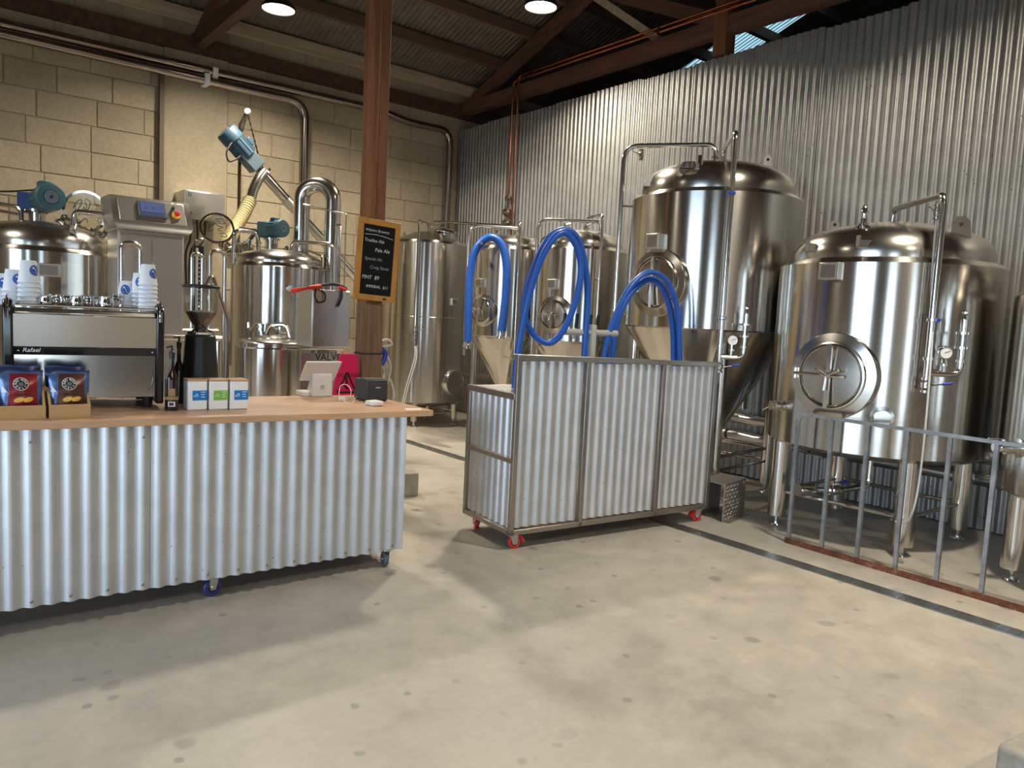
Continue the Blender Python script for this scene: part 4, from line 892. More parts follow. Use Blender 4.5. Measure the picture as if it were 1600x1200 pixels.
corr((2.295, 3.88), (2.295, 4.60), .105, .915, (1, 0, 0), .0765, .0105, 10).build('corrugated_sheet', 'galvanised', co, ang=60)
sc_ = MB()
for k in range(22):
    X = 2.23-k*.153; sc_.lathe([(0,-.006),(.008,-.006),(.008,0),(0,.003)], sh(vec(X, 3.864, .135)), (0,-1,0), 8)
    if k % 3 == 0: sc_.lathe([(0,-.006),(.007,-.006),(.007,0),(0,.003)], sh(vec(X, 3.864, .86)), (0,-1,0), 8)
tag(sc_.build('screws', 'frame_steel', co), kind='stuff')
cA = onz(607, 888, 0); cB = onz(334, 934, 0)
caster(co, cA.x, cA.y+.05, .12, 1.35, 'rubber_grey', 'rubber_grey'); caster(co, cB.x, cB.y+.03, .135, 3.3, 'band_black', 'caster_blue', r=.05)
for x, y, a in ((-.9, 4.0, .4), (2.1, 4.5, 1.0), (1.1, 4.5, 2.2), (-.9, 4.5, 2.7)): caster(co, x, y, .12+(2.46-x)*.015, a, 'band_black', 'caster_blue', r=.05)

# ---- espresso machine (its back faces the room)
ea, eb2 = ct(10, 640), ct(252, 638)
eu = (eb2-ea); EW = eu.xy.length; eu = vec(eu.x, eu.y, 0).normalized(); EZ = max(TZ(ea.x), TZ(eb2.x))-.004
ME = frame(vec(ea.x, ea.y, EZ), eu, (0, 0, 1))   # x right, y up, z towards the room
def E3(x, y, z): return ME @ Vector((x, y, z))
EH = zat(ea, 474)-EZ
em = thing('espresso_machine', 'wide stainless espresso machine with black side frames on the counter', 'coffee machine', (ea.x+.35, ea.y+.2, EZ))
zlow, zst0, zst1, zup = .055, EH*.535, EH*.60, EH*.915
bdy = MB()
def rp(x0, x1, prof):    # extrude a side profile (z depth, y up) across x
    n = len(prof); mb = MB(); mb.add([E3(x0, y, z) for z, y in prof]+[E3(x1, y, z) for z, y in prof], [tuple(range(n)), tuple(range(2*n-1, n-1, -1))]+[(i, n+i, n+(i+1) % n, (i+1) % n) for i in range(n)]); return mb
rp(.02, EW-.02, [(-.01,zlow),(-.01,zst0),(.012,zup),(-.03,EH*.97),(-.40,EH*.97),(-.42,EH*.62),(-.20,EH*.55),(-.20,.16),(-.44,.13),(-.44,zlow)]).build('body', 'black_paint', em, bevel=.004)
rp(.03, EW-.03, [(0,zlow),(0,zst0),(-.012,zst0),(-.012,zlow)]).build('lower_panel', 'mirror_panel', em, bevel=.002)
rp(.028, EW-.02, [(.004,zst1),(.022,zup),(.008,zup),(-.010,zst1)]).build('upper_panel', 'mirror_panel', em, bevel=.002)
st = rp(.02, EW-.02, [(.006,zst0-.004),(.012,zst1+.002),(-.01,zst1+.002),(-.01,zst0-.004)]).build('strip', 'black_gloss', em, bevel=.002)
text('lettering', 'Rafael', .030, frame(E3(.065, zst0+.010, .0105), eu, (0,0,1)), 'print_white', st, shear=.25)
for xx in (.05, EW-.045): MB().lathe([(0,0),(.006,0),(.004,.004),(0,.005)], E3(xx, (zst0+zst1)/2, .010), ME.to_3x3() @ vec(0,0,1), 10).build('strip_screw', 'chrome', st)
for x0, x1 in ((-.012, .028), (EW-.028, EW+.008)):
    rp(x0, x1, [(.02,.02),(.024,zst0),(.04,zup-.01),(.03,EH*.985),(-.0,EH*1.04),(-.05,EH*1.05),(-.12,EH*1.0),(-.42,EH*1.0),(-.45,EH*.62),(-.22,EH*.5),(-.22,.18),(-.46,.14),(-.46,.02)]).build('side_frame', 'black_gloss', em, bevel=.008)
    MB().tube([E3((x0+x1)/2, y, z) for z, y in spline2([(.046,zup-.02),(.038,EH*.99),(-.01,EH*1.065),(-.06,EH*1.07),(-.12,EH*1.02)])], .007, 8).build('chrome_edge', 'chrome', em)
tr_ = rp(.03, EW-.03, [(.028,zup),(.020,EH*.972),(-.42,EH*.972),(-.42,zup)]).build('cup_tray', 'chrome', em, bevel=.008)
MB().tube([E3(.04, EH*1.0, .012), E3(EW-.04, EH*1.0, .012)], .006, 8).build('cup_rail', 'chrome', em)
for xx in (.05, EW-.06):
    for zz in (-.05, -.38): MB().lathe([(0,0),(.022,0),(.026,.05),(.026,zlow),(0,zlow)], E3(xx, 0, zz), n=16).build('foot', 'black_paint', em)
for xx in (EW*.3, EW*.7):
    g = MB().lathe([(0,0),(.035,0),(.038,.05),(.03,.07),(0,.07)], E3(xx, EH*.44, -.32), n=20).build('group_head', 'chrome', em)
    MB().tube([E3(xx, EH*.46, -.33), E3(xx, EH*.45, -.48)], .012, 8).build('portafilter_handle', 'black_paint', g)
MB().tube(spline([E3(EW-.045, zst0*.72, .004), E3(EW-.04, zst0*.55, .012), E3(EW-.055, zst0*.36, .012), E3(EW-.06, zst0*.32, .012)], 5), .003, 6).build('wire_hook', 'chrome', em)
TRZ = E3(0, EH*.972, 0).z
# ---- takeaway cups, upside down in nests on the machine
rt_, rb_, hc = .0335, .0455, .108
def conept(a, h, off=0): r = rb_+(rt_-rb_)*h/hc+off; return vec(math.sin(a)*r, -math.cos(a)*r, h)
def conepatch(poly_fn, n1, n2, off):
    mb = MB(); vs = [poly_fn(i/n1, j/n2) for i in range(n1+1) for j in range(n2+1)]
    mb.add([conept(a, h, off) for a, h in vs], [(i*(n2+1)+j, (i+1)*(n2+1)+j, (i+1)*(n2+1)+j+1, i*(n2+1)+j+1) for i in range(n1) for j in range(n2)]); return mb
def cup_proto():
    t = thing('paper_cup', 'x', 'cup', (0,0,0), 'takeaway cups on the espresso machine')
    MB().lathe([(rb_-.004,.004),(rb_+.002,.0),(rb_+.0045,.004),(rb_,.009),(rt_,hc),(rt_-.003,hc+.001),(rt_-.004,hc-.006),(0,hc-.006)], (0,0,0), n=32).build('cup_wall', 'cup_paper', t)
    lo = conepatch(lambda u, v: (.35+.62*v*math.cos(u*2*PI), .062+.026*v*math.sin(u*2*PI)), 24, 3, .0012).build('round_logo', 'logo_blue', t)
    conepatch(lambda u, v: (.10+.55*u, .072-.022*u+.008*math.sin(u*5)+(.008-.003*u)*(v-.5)), 10, 2, .0018).build('logo_swirl', 'white_card', lo)
    conepatch(lambda u, v: (.16+.5*u, .060-.018*u+.006*math.sin(u*6)+.008*(v-.5)), 10, 2, .0020).build('logo_dark_swirl', 'logo_dark', lo)  # dark squiggle printed on the cup logo
    return t
cup0 = cup_proto(); used = [0]
def cup(x, y, z, rot, label):
    o = cup0 if not used[0] else copy_tree(cup0); used[0] = 1
    o.location = (x, y, z); o.rotation_euler = (0, 0, rot); o['label'] = label
def nest(px, depth, n, name, rot=0, bare=False):
    p = ony(px, 470, ea.y+depth)
    for k in range(n):
        lab = ('white logo cup, topmost of the '+name) if k == n-1 else ('white cup nested under others in the '+name)
        cup(p.x, p.y, TRZ+.004+.0225*k, rot, lab)
nest(45, .13, 6, 'tall nest left of the chrome dishes', .25)
nest(21, .24, 4, 'nest half hidden behind the left tall nest', .1); nest(4, .30, 3, 'nest at the machine\'s far left corner', -.3)
nest(231, .10, 7, 'tall nest at the machine\'s right end', .2)
nest(219, .22, 5, 'nest half hidden behind the right tall nest', -.6); nest(198, .26, 3, 'short nest left of the right tall nest', -.75)
# lumps of chromed dishes and glass tumblers between the nests
def dish(px, depth, s, label, k=0):
    p = ony(px, 472, ea.y+depth); t = thing('milk_jug', label, 'jug', (p.x, p.y, TRZ+.004), 'steel jugs on the espresso machine')
    MB().lathe([(0,0),(.030*s,0),(.034*s,.01),(.036*s,.03*s),(.031*s,.045*s),(.033*s,.056*s),(.030*s,.056*s),(.028*s,.045*s),(.032*s,.03*s),(.028*s,.006),(0,.006)], (p.x, p.y, TRZ+.004), n=24).build('bowl', 'chrome', t)
    MB().tube(spline([(p.x+.031*s, p.y-.01, TRZ+.05*s), (p.x+.055*s, p.y-.02, TRZ+.045*s), (p.x+.052*s, p.y-.02, TRZ+.02*s), (p.x+.034*s, p.y-.01, TRZ+.018*s)], 5), .004, 6).build('handle', 'chrome', t)
for px, d, s, lab in ((72, .10, 1.0, 'small steel jug next to the left tall cup nest'), (88, .16, 1.15, 'steel jug second from the left tall cup nest'), (98, .26, 1.1, 'steel jug standing behind the two left jugs'),
                      (121, .10, 1.1, 'steel jug left of the middle gap on the machine'), (136, .18, 1.15, 'steel jug in the middle of the machine top'), (151, .25, 1.0, 'steel jug behind the middle one'), (166, .10, 1.15, 'steel jug nearest the glass tumblers')):
    dish(px, d, s, lab)
for k, (px, d) in enumerate(((181, .12), (186, .2))):
    p = ony(px, 472, ea.y+d); t = thing('glass_tumbler', ('front', 'rear')[k]+' clear tumbler stack beside the short cup nest', 'glass', (p.x, p.y, TRZ+.004), 'clear tumblers on the espresso machine')
    MB().lathe([(0,.004),(.020,.004),(.026,.085),(.028,.085),(.022,0),(0,0)], (p.x, p.y, TRZ+.004), n=20).build('tumbler_wall', 'clear_plastic', t); MB().lathe([(.027,.06),(.029,.064),(.029,.068),(.027,.072)], (p.x, p.y, TRZ+.004), n=20).build('rim_band', 'clear_plastic', t)

# ---- grinder
gp0 = ony(313, 560, 4.36); gz = TZ(gp0.x); gq = vec(gp0.x, gp0.y, 0)
GZ = lambda y: zat(gq, y)
gr = thing('coffee_grinder', 'black coffee grinder with a clear bean hopper', 'coffee grinder', (gq.x, gq.y, gz))
h1 = GZ(522)-gz
MB().lathe([(0,0),(.10,0),(.105,.02),(.098,.12),(.085,h1*.75),(.080,h1-.01),(.07,h1),(0,h1)], (gq.x, gq.y, gz), n=32).build('body', 'black_paint', gr)
MB().box((-.05, 0, -.0), (.05, .05, .16), frame((gq.x, gq.y+.06, gz), (1,0,0), (0,1,0))).build('dosing_fork_base', 'black_paint', gr, bevel=.01)
MB().lathe([(.072,h1),(.074,h1+.012),(.055,h1+.024),(.035,h1+.03),(.0,h1+.03)], (gq.x, gq.y, gz), n=28).tube([(gq.x-.10, gq.y-.02, gz+h1+.022), (gq.x+.10, gq.y+.02, gz+h1+.022)], .005, 8).build('chrome_collar', 'chrome', gr)
ht, hb = GZ(449), GZ(514)
zc_ = hb+(ht-hb)*.42
hp2 = MB().lathe([(.034, hb), (.088, zc_), (.094, ht), (.0915, ht), (.0855, zc_+.001), (.0315, hb+.001)], (gq.x, gq.y, 0), n=36).build('hopper', 'clear_plastic', gr)
MB().lathe([(.0, hb), (.030, hb+.001), (.078, zc_-.008), (.080, zc_-.003), (.05, zc_+.004), (0, zc_+.01)], (gq.x, gq.y, 0), n=28).build('beans', 'beans', gr)
MB().lathe([(.097, ht-.004), (.099, ht+.006), (.09, ht+.014), (0, ht+.016)], (gq.x, gq.y, 0), n=36).build('hopper_lid', 'black_paint', gr)
# ---- bottles
def bottle(px, py, r, ytop, label, lab=True):
    p = ct(px, py); z = p.z; H = zat(p, ytop)-z
    t = thing('syrup_bottle', label, 'bottle', tuple(p))
    MB().lathe([(0,0),(r,0),(r,.004),(r,H*.56),(r*.9,H*.63),(r*.38,H*.74),(r*.33,H*.95),(r*.4,H*.95),(r*.4,H),(0,H)], p, n=28).build('glass', 'bottle_dark', t)
    if lab:
        d = math.atan2(-p.y, -p.x)
        MB().lathe([(r*1.012,H*.20),(r*1.03,H*.205),(r*1.03,H*.255),(r*1.012,H*.26)], p, n=28).build('band', 'label_kraft', t)
        l = MB(); ll = MB(); lb = MB()
        for mbx_, h0, h1, w in ((l, .27, .41, .55), (ll, .08, .17, .55)):
            n = 8; c = [vec(math.cos(d-w+2*w*i/n), math.sin(d-w+2*w*i/n), 0)*(r*1.012) for i in range(n+1)]
            mbx_.add([p+v+vec(0,0,H*h) for h in (h0, h1) for v in c], [(i, i+1, n+2+i, n+1+i) for i in range(n)])
        l.build('paper_label', 'label_kraft', t); s_ = ll.build('barcode_sticker', 'white_card', t)
        for i in range(7):
            a = d-.35+.1*i; q = vec(math.cos(a), math.sin(a), 0)*(r*1.02); lb.beam(p+q+vec(0,0,H*.10), p+q+vec(0,0,H*.155), .0018+.0015*(i % 3), .001, q)
        tag(lb.build('barcode', 'black_paint', s_), kind='stuff')
    p2 = p+vec(0,0,H); MB().lathe([(r*.45,-.004),(r*.45,.02),(.006,.024),(.005,.05),(0,.05)], p2, n=14).tube([p2+vec(0,0,.05), p2+vec(-.03,-.02,.045)], .005, 6).build('pump_top', 'black_paint', t)
    return t
bottle(268, 641, .032, 556, 'dark glass bottle with kraft label and barcode beside the espresso machine')
bottle(279, 630, .028, 540, 'dark pump bottle half hidden behind the labelled bottle', lab=False)
# ---- tea boxes
for k, (x0, x1, m, lab) in enumerate(((294, 326, 'label_blue', 'white tea canister with blue label, left of the green one'), (327, 358.5, 'label_green', 'white tea canister with the green label'), (359.5, 390, 'label_blue', 'white tea canister with blue label, right of the green one'))):
    a = ct(x0, 641.5-k*.7); b = ct(x1, 641.5-k*.7); b = vec(b.x, a.y, a.z); w = b.x-a.x-.002; H = zat(a, 596)-a.z; d = w*1.0
    t = thing('tea_canister', lab, 'canister', ((a.x+b.x)/2, a.y, a.z), 'tea canisters in a row')
    MB().box((a.x, a.y, a.z), (a.x+w, a.y+d, a.z+H)).build('body', 'white_card', t, bevel=.006)
    MB().box((a.x-.001, a.y-.001, a.z+H), (a.x+w+.001, a.y+d, a.z+H+.010)).build('lid', 'counter_wood', t, bevel=.003)
    l = MB().box((a.x+w*.22, a.y-.0012, a.z+H*.34), (a.x+w*.995, a.y+.001, a.z+H*.68)).build('label', m, t)
    sw = MB(); c0 = vec(a.x+w*.42, a.y-.002, a.z+H*.51)
    sw.tube([c0+vec(x*w*.1, 0, y*w*.1) for x, y in spline2([(-1.2,-.9),(-1.3,.2),(-.6,-.9),(-.3,.9),(.2,-.6),(.9,-.5),(.7,.8),(.2,.9),(.3,.3),(1,.1)])], .0013, 5); sw.build('script_logo', 'print_pale', l)
    for i, ww in enumerate((.26, .2, .22)):
        z0 = a.z+H*(.61-.085*i); MB().box((a.x+w*.66, a.y-.002, z0), (a.x+w*(.66+ww), a.y-.0005, z0+.004)).build('text_line', 'print_pale', l)
# ---- bamboo crates with crisp packets
def crate(xl, xr, yb, yf, yt, label):
    a = ct(xl, yb); b = ct(xr, yb); a = vec(a.x, b.y, b.z); w = b.x-a.x; h = zat(b, yf)-b.z; d = .15; H = zat(vec(b.x, b.y+d*.55, 0), yt)-b.z; th = .010; z = b.z
    t = thing('bamboo_crate', label, 'crate', ((a.x+b.x)/2, a.y, z), 'bamboo crates of crisps')
    MB().box((a.x, a.y, z), (b.x, a.y+th, z+h)).build('front_board', 'bamboo', t, bevel=.002)
    MB().box((a.x+th, a.y+th, z), (b.x-th, a.y+d, z+th)).build('bottom_board', 'bamboo', t)
    MB().box((a.x, a.y+d, z), (b.x, a.y+d+th, z+H)).build('back_board', 'bamboo', t, bevel=.002)
    for x in (a.x, b.x-th): MB().prism([(th,0),(d,0),(d,H),(d*.5,H),(th,h)], frame((x, a.y, z), (0,1,0), (0,0,1)), th).build('side_board', 'bamboo', t, bevel=.0015)
    return a, b, z, d
def packet(c, z, w, h, tilt, m, side, logo, label, rot=0, front=True):
    t = thing('crisp_packet', label, 'packet', (c[0], c[1], z), 'crisp packets in the crates')
    R_ = Matrix.Translation((c[0], c[1], z)) @ Matrix.Rotation(rot, 4, 'Z') @ Matrix.Rotation(-tilt, 4, 'X')
    def bulge(u, v): return .034*max(0, math.sin(PI*min(1, max(0, (u-.0))))**.6)*max(0, math.sin(PI*min(1, max(0, v))))**.55*(1+.10*math.sin(9*u+5*v)+.08*math.sin(17*v-6*u))
    def P(u, v, s=1, off=0): 
        k = 1+.05*abs(v-.5)*2; return R_ @ Vector(((u-.5)*w*k, -s*(bulge(u, (v-.03)/.91)+off), v*h+.004*math.sin(u*7)*(v > .95)))
    n = 14; mb = MB()
    for s in (1, -1):
        mb.add([P(i/n, j/n, s) for i in range(n+1) for j in range(n+1)], [(i*(n+1)+j, (i+1)*(n+1)+j, (i+1)*(n+1)+j+1, i*(n+1)+j+1) for i in range(n) for j in range(n)])
    mb.build('foil_bag', side, t, ang=80)
    def patch(name, m, fn, n1, n2, off, par=t):
        g = MB().add([P(*fn(i/n1, j/n2), 1, off) for i in range(n1+1) for j in range(n2+1)], [(i*(n2+1)+j, (i+1)*(n2+1)+j, (i+1)*(n2+1)+j+1, i*(n2+1)+j+1) for i in range(n1) for j in range(n2)]); return g.build(name, m, par, ang=80)
    patch('top_seal', 'bag_navy', lambda a, b: (.0+a, .95+.05*b), 8, 1, .0012)
    if front:
        fc = patch('printed_front', m, lambda a, b: (.24+.62*a-.10*(1-b)*(1-a), .03+.90*b), 12, 12, .0012)
        lg = patch('round_logo', 'sign_black', lambda a, b: (logo[0]+.19*b*math.cos(2*PI*a), logo[1]+.15*b*math.sin(2*PI*a)), 28, 3, .0026)
        patch('logo_ring', 'chalk', lambda a, b: (logo[0]+(.165+.018*b)*math.cos(2*PI*a), logo[1]+(.132+.013*b)*math.sin(2*PI*a)), 28, 1, .0034, lg)
        patch('logo_centre', 'bag_silver', lambda a, b: (logo[0]+.06*b*math.cos(2*PI*a), logo[1]+.045*b*math.sin(2*PI*a)), 18, 2, .0034, lg)
        for i, ch in enumerate('RED ROCK'):
            if ch == ' ': continue
            an = PI*.97-PI*.94*i/7; q = P(logo[0]+.095*math.cos(an), logo[1]+.075*math.sin(an), 1, .0045); rr = R_.to_3x3() @ Vector((math.sin(an), 0, -math.cos(an))); uu = R_.to_3x3() @ Vector((math.cos(an), 0, math.sin(an)))
            text('letter', ch, .014, frame(q, rr, uu), 'print_white', lg, 'CENTER')
        for i, ch in enumerate('DELI'):
            an = PI*1.2+PI*.6*i/3; q = P(logo[0]+.145*math.cos(an), logo[1]+.115*math.sin(an), 1, .0045); rr = R_.to_3x3() @ Vector((-math.sin(an), 0, math.cos(an))); uu = R_.to_3x3() @ Vector((-math.cos(an), 0, -math.sin(an)))
            text('letter', ch, .014, frame(q, rr, uu), 'print_white', lg, 'CENTER')
        patch('name_bar', 'sign_black', lambda a, b: (.32+.46*a, .44+.035*b), 6, 1, .0026)
        for cx_ in (.42, .63): patch('printed_crisp', 'chip_yellow', lambda a, b: (cx_+.12*b*math.cos(2*PI*a), .35+.055*b*math.sin(2*PI*a)+.02*math.cos(2*PI*a)), 16, 2, .0028)
        tri = [patch('printed_star', 'white_card', lambda a, b: (.02+.14*a*(1-b)+.03*b, .52+.16*b), 4, 4, .0024)]
    return t
A1 = crate(-12, 72, 654, 633, 605, 'bamboo crate of red crisp packets at the far left'); A2 = crate(75, 142, 652, 631, 605, 'bamboo crate of brown crisp packets beside the red ones')
for (a, b, z, d), m, lab, dx in ((A1, 'bag_red', 'red', .012), (A2, 'bag_brown', 'brown', .006)):
    cx = (a.x+b.x)/2+dx
    packet((cx, a.y+.050), z+.012, .160, .200, .10, m, 'bag_blue', (.47, .70), 'navy and '+lab+' crisp packet in front of its crate', .02)
    packet((cx-.012, a.y+.108), z+.012, .155, .218, .06, m, 'bag_navy', (.47, .66), 'navy crisp packet standing behind the front '+lab+' one', -.06, front=False)
# ---- point-of-sale stand, printer, reader
pp_ = ct(503, 620); ps = thing('tablet_stand', 'white tablet register stand seen from behind', 'cash register', tuple(pp_))
z = pp_.z
def hw(px): return abs(ony(px, 600, pp_.y).x-pp_.x)
x0, x1 = ony(488, 600, pp_.y).x, ony(520, 600, pp_.y).x; zt = zat(pp_, 584)
MB().add([(x0,pp_.y,z),(x1,pp_.y,z),(x1-.004,pp_.y-.0,zt),(x0+.001,pp_.y-.0,zt),(x0,pp_.y+.10,z),(x1,pp_.y+.10,z),(x1-.004,pp_.y+.03,zt),(x0+.001,pp_.y+.03,zt)], [(0,1,2,3),(1,5,6,2),(5,4,7,6),(4,0,3,7),(3,2,6,7),(0,4,5,1)]).build('stand', 'white_plastic', ps, bevel=.006)
MB().box((x0-.055, pp_.y+.02, z), (x0+.02, pp_.y+.14, z+.035)).build('card_slot', 'white_plastic', ps, bevel=.008)
MB().box((x0-.01, pp_.y-.004, z), (x1+.002, pp_.y+.12, z+.005)).build('base_plate', 'pvc_grey', ps)
xc = (x0+x1)/2; zc_ = zat(pp_, 610)
lg = MB(); M = frame((xc, pp_.y-.002, z+(zt-z)*.42), (1,0,0), (0,0,1))
sq = lambda s: [(-s,-s),(s,-s),(s,s),(-s,s)]
for a, b in (((-.013,-.013),(.013,-.010)), ((-.013,.010),(.013,.013)), ((-.013,-.010),(-.010,.010)), ((.010,-.010),(.013,.010))): lg.box((a[0],a[1],-.002), (b[0],b[1],.001), M)
lg.build('square_logo', 'pvc_grey', ps, bevel=.001); MB().box((-.004,-.004,-.002), (.004,.004,.001), M).build('logo_dot', 'pvc_grey', ps)
tc = vec(ony(502, 580, pp_.y).x, pp_.y+.0, zat(pp_, 580)); upv = vec(.02, -.52, .62); M = frame(tc+vec(0,.01,0), (1, .0, 0), upv)
tb = MB().box((-.122, -.085, -.008), (.122, .085, .006), M).build('tablet', 'white_plastic', ps, bevel=.006); MB().box((-.112, -.076, -.0095), (.112, .076, -.0082), M).build('screen', 'black_gloss', tb)
pr_ = ct(572, 628); pr_ = vec(pr_.x, pr_.y, pr_.z); pr = thing('receipt_printer', 'black receipt printer on the counter end', 'printer', tuple(pr_))
w = ony(606, 610, pr_.y).x-pr_.x; hh = zat(pr_, 594)-pr_.z
MB().box((pr_.x, pr_.y, pr_.z+.006), (pr_.x+w, pr_.y+.17, pr_.z+hh)).build('body', 'printer_black', pr, bevel=.006)
MB().box((pr_.x+.004, pr_.y-.003, pr_.z+.012), (pr_.x+w-.004, pr_.y+.001, pr_.z+hh-.022)).build('front_cover', 'printer_black', pr, bevel=.002)
MB().box((pr_.x+.006, pr_.y+.004, pr_.z), (pr_.x+w-.006, pr_.y+.165, pr_.z+.006)).build('base', 'black_paint', pr)
MB().box((pr_.x+.004, pr_.y+.01, pr_.z+hh), (pr_.x+w-.004, pr_.y+.10, pr_.z+hh+.005)).build('lid', 'printer_black', pr, bevel=.002)
text('lettering', 'EPSON', .011, frame((pr_.x+w*.42, pr_.y-.0035, pr_.z+hh*.62), (1,0,0), (0,0,1)), 'print_white', pr)
rd = ct(591, 635); cr = thing('card_reader', 'small white card reader near the counter corner', 'card reader', tuple(rd))
MB().box((-.042, -.0, .0), (.042, .085, .030), Matrix.Translation((rd.x, rd.y, rd.z+.001)) @ Matrix.Rotation(.1, 4, 'Z')).build('body', 'white_plastic', cr, bevel=.008)
MB().box((-.03, .02, .0301), (.03, .06, .0307), Matrix.Translation((rd.x, rd.y, rd.z+.001)) @ Matrix.Rotation(.1, 4, 'Z')).build('tap_area', 'white_card', cr)
k0 = ct(540, 627); pg = thing('charger_cable', 'white charger with a looped white cable between register and printer', 'charger', tuple(k0))
MB().box((-.045, 0, 0), (.0, .03, .024), Matrix.Translation((k0.x, k0.y, k0.z)) @ Matrix.Rotation(-.25, 4, 'Z')).build('plug', 'white_plastic', pg, bevel=.005)
def on(p, dz): q = ct(*p); return q+vec(0,0,dz)
MB().tube(spline([k0+vec(0,.015,.012), on((546,624),.012), on((548,617),.035), on((541,612),.05), on((532,613),.045), on((530,620),.012), on((540,630),.006), on((550,631),.004), on((556,626),.02), on((566,622),.02), on((574,626),.008), rd+vec(-.04,.02,.012)], 7), .0024, 6).build('cable', 'white_plastic', pg)
nap = ct(646, 640); nb = MB().box((-.05, -.02, .0005), (.05, .03, .003), Matrix.Translation(nap) @ Matrix.Rotation(-.3, 4, 'Z')).build('paper_slip', 'white_card'); tag(nb, 'flat pale paper slip on the right corner of the counter', 'paper')

# ------------------------------------------------------------------ corrugated beer cart
ang = -.095
CU = vec(math.cos(ang), math.sin(ang), 0); CV = vec(-CU.y, CU.x, 0); CO = vec(3.062, 3.775, 0)
def front_s(x, y):     # distance along the cart front at a picture point
    d = ray(x, y); n = CV; t = (CO-CAM).dot(n)/d.dot(n); return (CAM+d*t-CO).dot(CU), (CAM+d*t).z
CL = 1.84; CDp = .60; tb_ = .034
def cp(s, v, z): return CO+CU*s+CV*v+vec(0,0,z)
ctz = lambda s: 1.285-.02*s
bench = 1.045
ca = thing('beer_cart', 'wheeled steel-framed cart clad in corrugated iron panels', 'cart', tuple(CO))
def bar(name, a, b, w=tb_, h=tb_, up=(0,0,1), m='frame_steel'): return MB().beam(a, b, w, h, up).build(name, m, ca, bevel=.003)
s1, s2 = front_s(912, 690)[0], front_s(1030, 680)[0]
zb = .105
for s, top in ((0, 1), (s1, 1), (s2, 1), (CL, 1)): bar('post', cp(s, 0, zb), cp(s, 0, ctz(s)), up=CU)
for s in (0, CL): bar('post', cp(s, CDp, zb), cp(s, CDp, bench), up=CU)
bar('rail', cp(-.017, 0, zb+.017), cp(CL+.017, 0, zb+.017)); bar('rail', cp(-.017, CDp, zb+.017), cp(CL+.017, CDp, zb+.017))
bar('top_rail', cp(-.02, .015, ctz(0)), cp(CL+.02, .015, ctz(CL)), .075, .036)
for s in (0, CL):
    bar('rail', cp(s, 0, zb+.017), cp(s, CDp, zb+.017)); bar('rail', cp(s, 0, .60), cp(s, CDp, .60)); bar('rail', cp(s, 0, bench-.02), cp(s, CDp+.017, bench-.02), tb_+.01, .042)
bar('rail', cp(0, CDp, bench-.02), cp(CL, CDp, bench-.02))
def pan(a, b, z0, z1, n): corr(a.xy, b.xy, z0, z1, n, .0765, .0095, 10).build('corrugated_panel', 'galvanised', ca, ang=60)
for a, b in ((0, s1), (s1, s2), (s2, CL)):
    pan(cp(a+.02, .006, 0), cp(b-.02, .006, 0), zb+.045, ctz((a+b)/2)-.022, CV)
for s, o in ((0, .006), (CL, -.006)):
    pan(cp(s+o, .02, 0), cp(s+o, CDp-.02, 0), zb+.04, .582, CU); pan(cp(s+o, .02, 0), cp(s+o, CDp-.02, 0), .618, bench-.045, CU)
MB().box((.02, .03, bench-.03), (CL-.02, CDp+.0, bench-.004), Matrix(((CU.x,CV.x,0,CO.x),(CU.y,CV.y,0,CO.y),(0,0,1,0),(0,0,0,1)))).build('bench_top', 'panel_steel', ca, bevel=.003)
MB().box((.02, .02, zb+.02), (CL-.02, CDp-.02, zb+.035), Matrix(((CU.x,CV.x,0,CO.x),(CU.y,CV.y,0,CO.y),(0,0,1,0),(0,0,0,1)))).build('floor_board', 'post_wood_old', ca)
for s, v, a in ((.06, .04, -.35), (.06, CDp-.06, 1.1), (CL-.06, .03, 2.9), (CL-.06, CDp-.06, .3)):
    p = cp(s, v, 0); c = caster(ca, p.x, p.y, zb, a, 'band_black', 'caster_red', r=.043, lean=.025); d = vec(math.cos(a), math.sin(a), 0)
    MB().beam(vec(p.x, p.y, .075)+d*.045, vec(p.x, p.y, .045)+d*.068, .034, .016).beam(vec(p.x, p.y, .085)+d*.02, vec(p.x, p.y, .08)+d*.055, .034, .012).build('brake_pedal', 'caster_red', c)
# tap font standing on the cart
fq = cp(front_s(924, 560)[0]-.10, .30, 0)
for _ in range(30):
    c = vec(fq.x, fq.y, 1.35)-CAM; xx = 800+FPX*_r.dot(c)/_f.dot(c); fq = fq+CU*((924-xx)*.003)
tf = thing('beer_tap_font', 'grey T-shaped tap font with black handles on the cart', 'beer tap', (fq.x, fq.y, bench))
zt_f = zat(fq, 509); zbar = zat(fq, 520)
MB().lathe([(0,0),(.06,0),(.06,.012),(.033,.014),(.033,zt_f-bench),(.030,zt_f-bench+.006),(0,zt_f-bench+.008)], (fq.x, fq.y, bench), n=24).build('column', 'pvc_grey', tf)
MB().tube([vec(fq.x, fq.y, zbar)-CU*.25, vec(fq.x, fq.y, zbar)+CU*.235], .024, 16).build('cross_tube', 'pvc_grey', tf)
for k, s in enumerate((-.21, -.10, .03, .10)):
    p = vec(fq.x, fq.y, zbar)+CU*s+CV*.03; tp = MB().tube([p, p+CV*.06+vec(0,0,.0), p+CV*.065-vec(0,0,.05)], .011, 10).cyl(p+CV*.04, p+CV*.04+vec(0,0,.035), .008, n=8).build('tap', 'chrome', tf)
    MB().tube([p+CV*.04+vec(0,0,.03), p+CV*.03+vec(0,0,.135)], .013, 8).build('tap_handle', 'black_paint', tp)
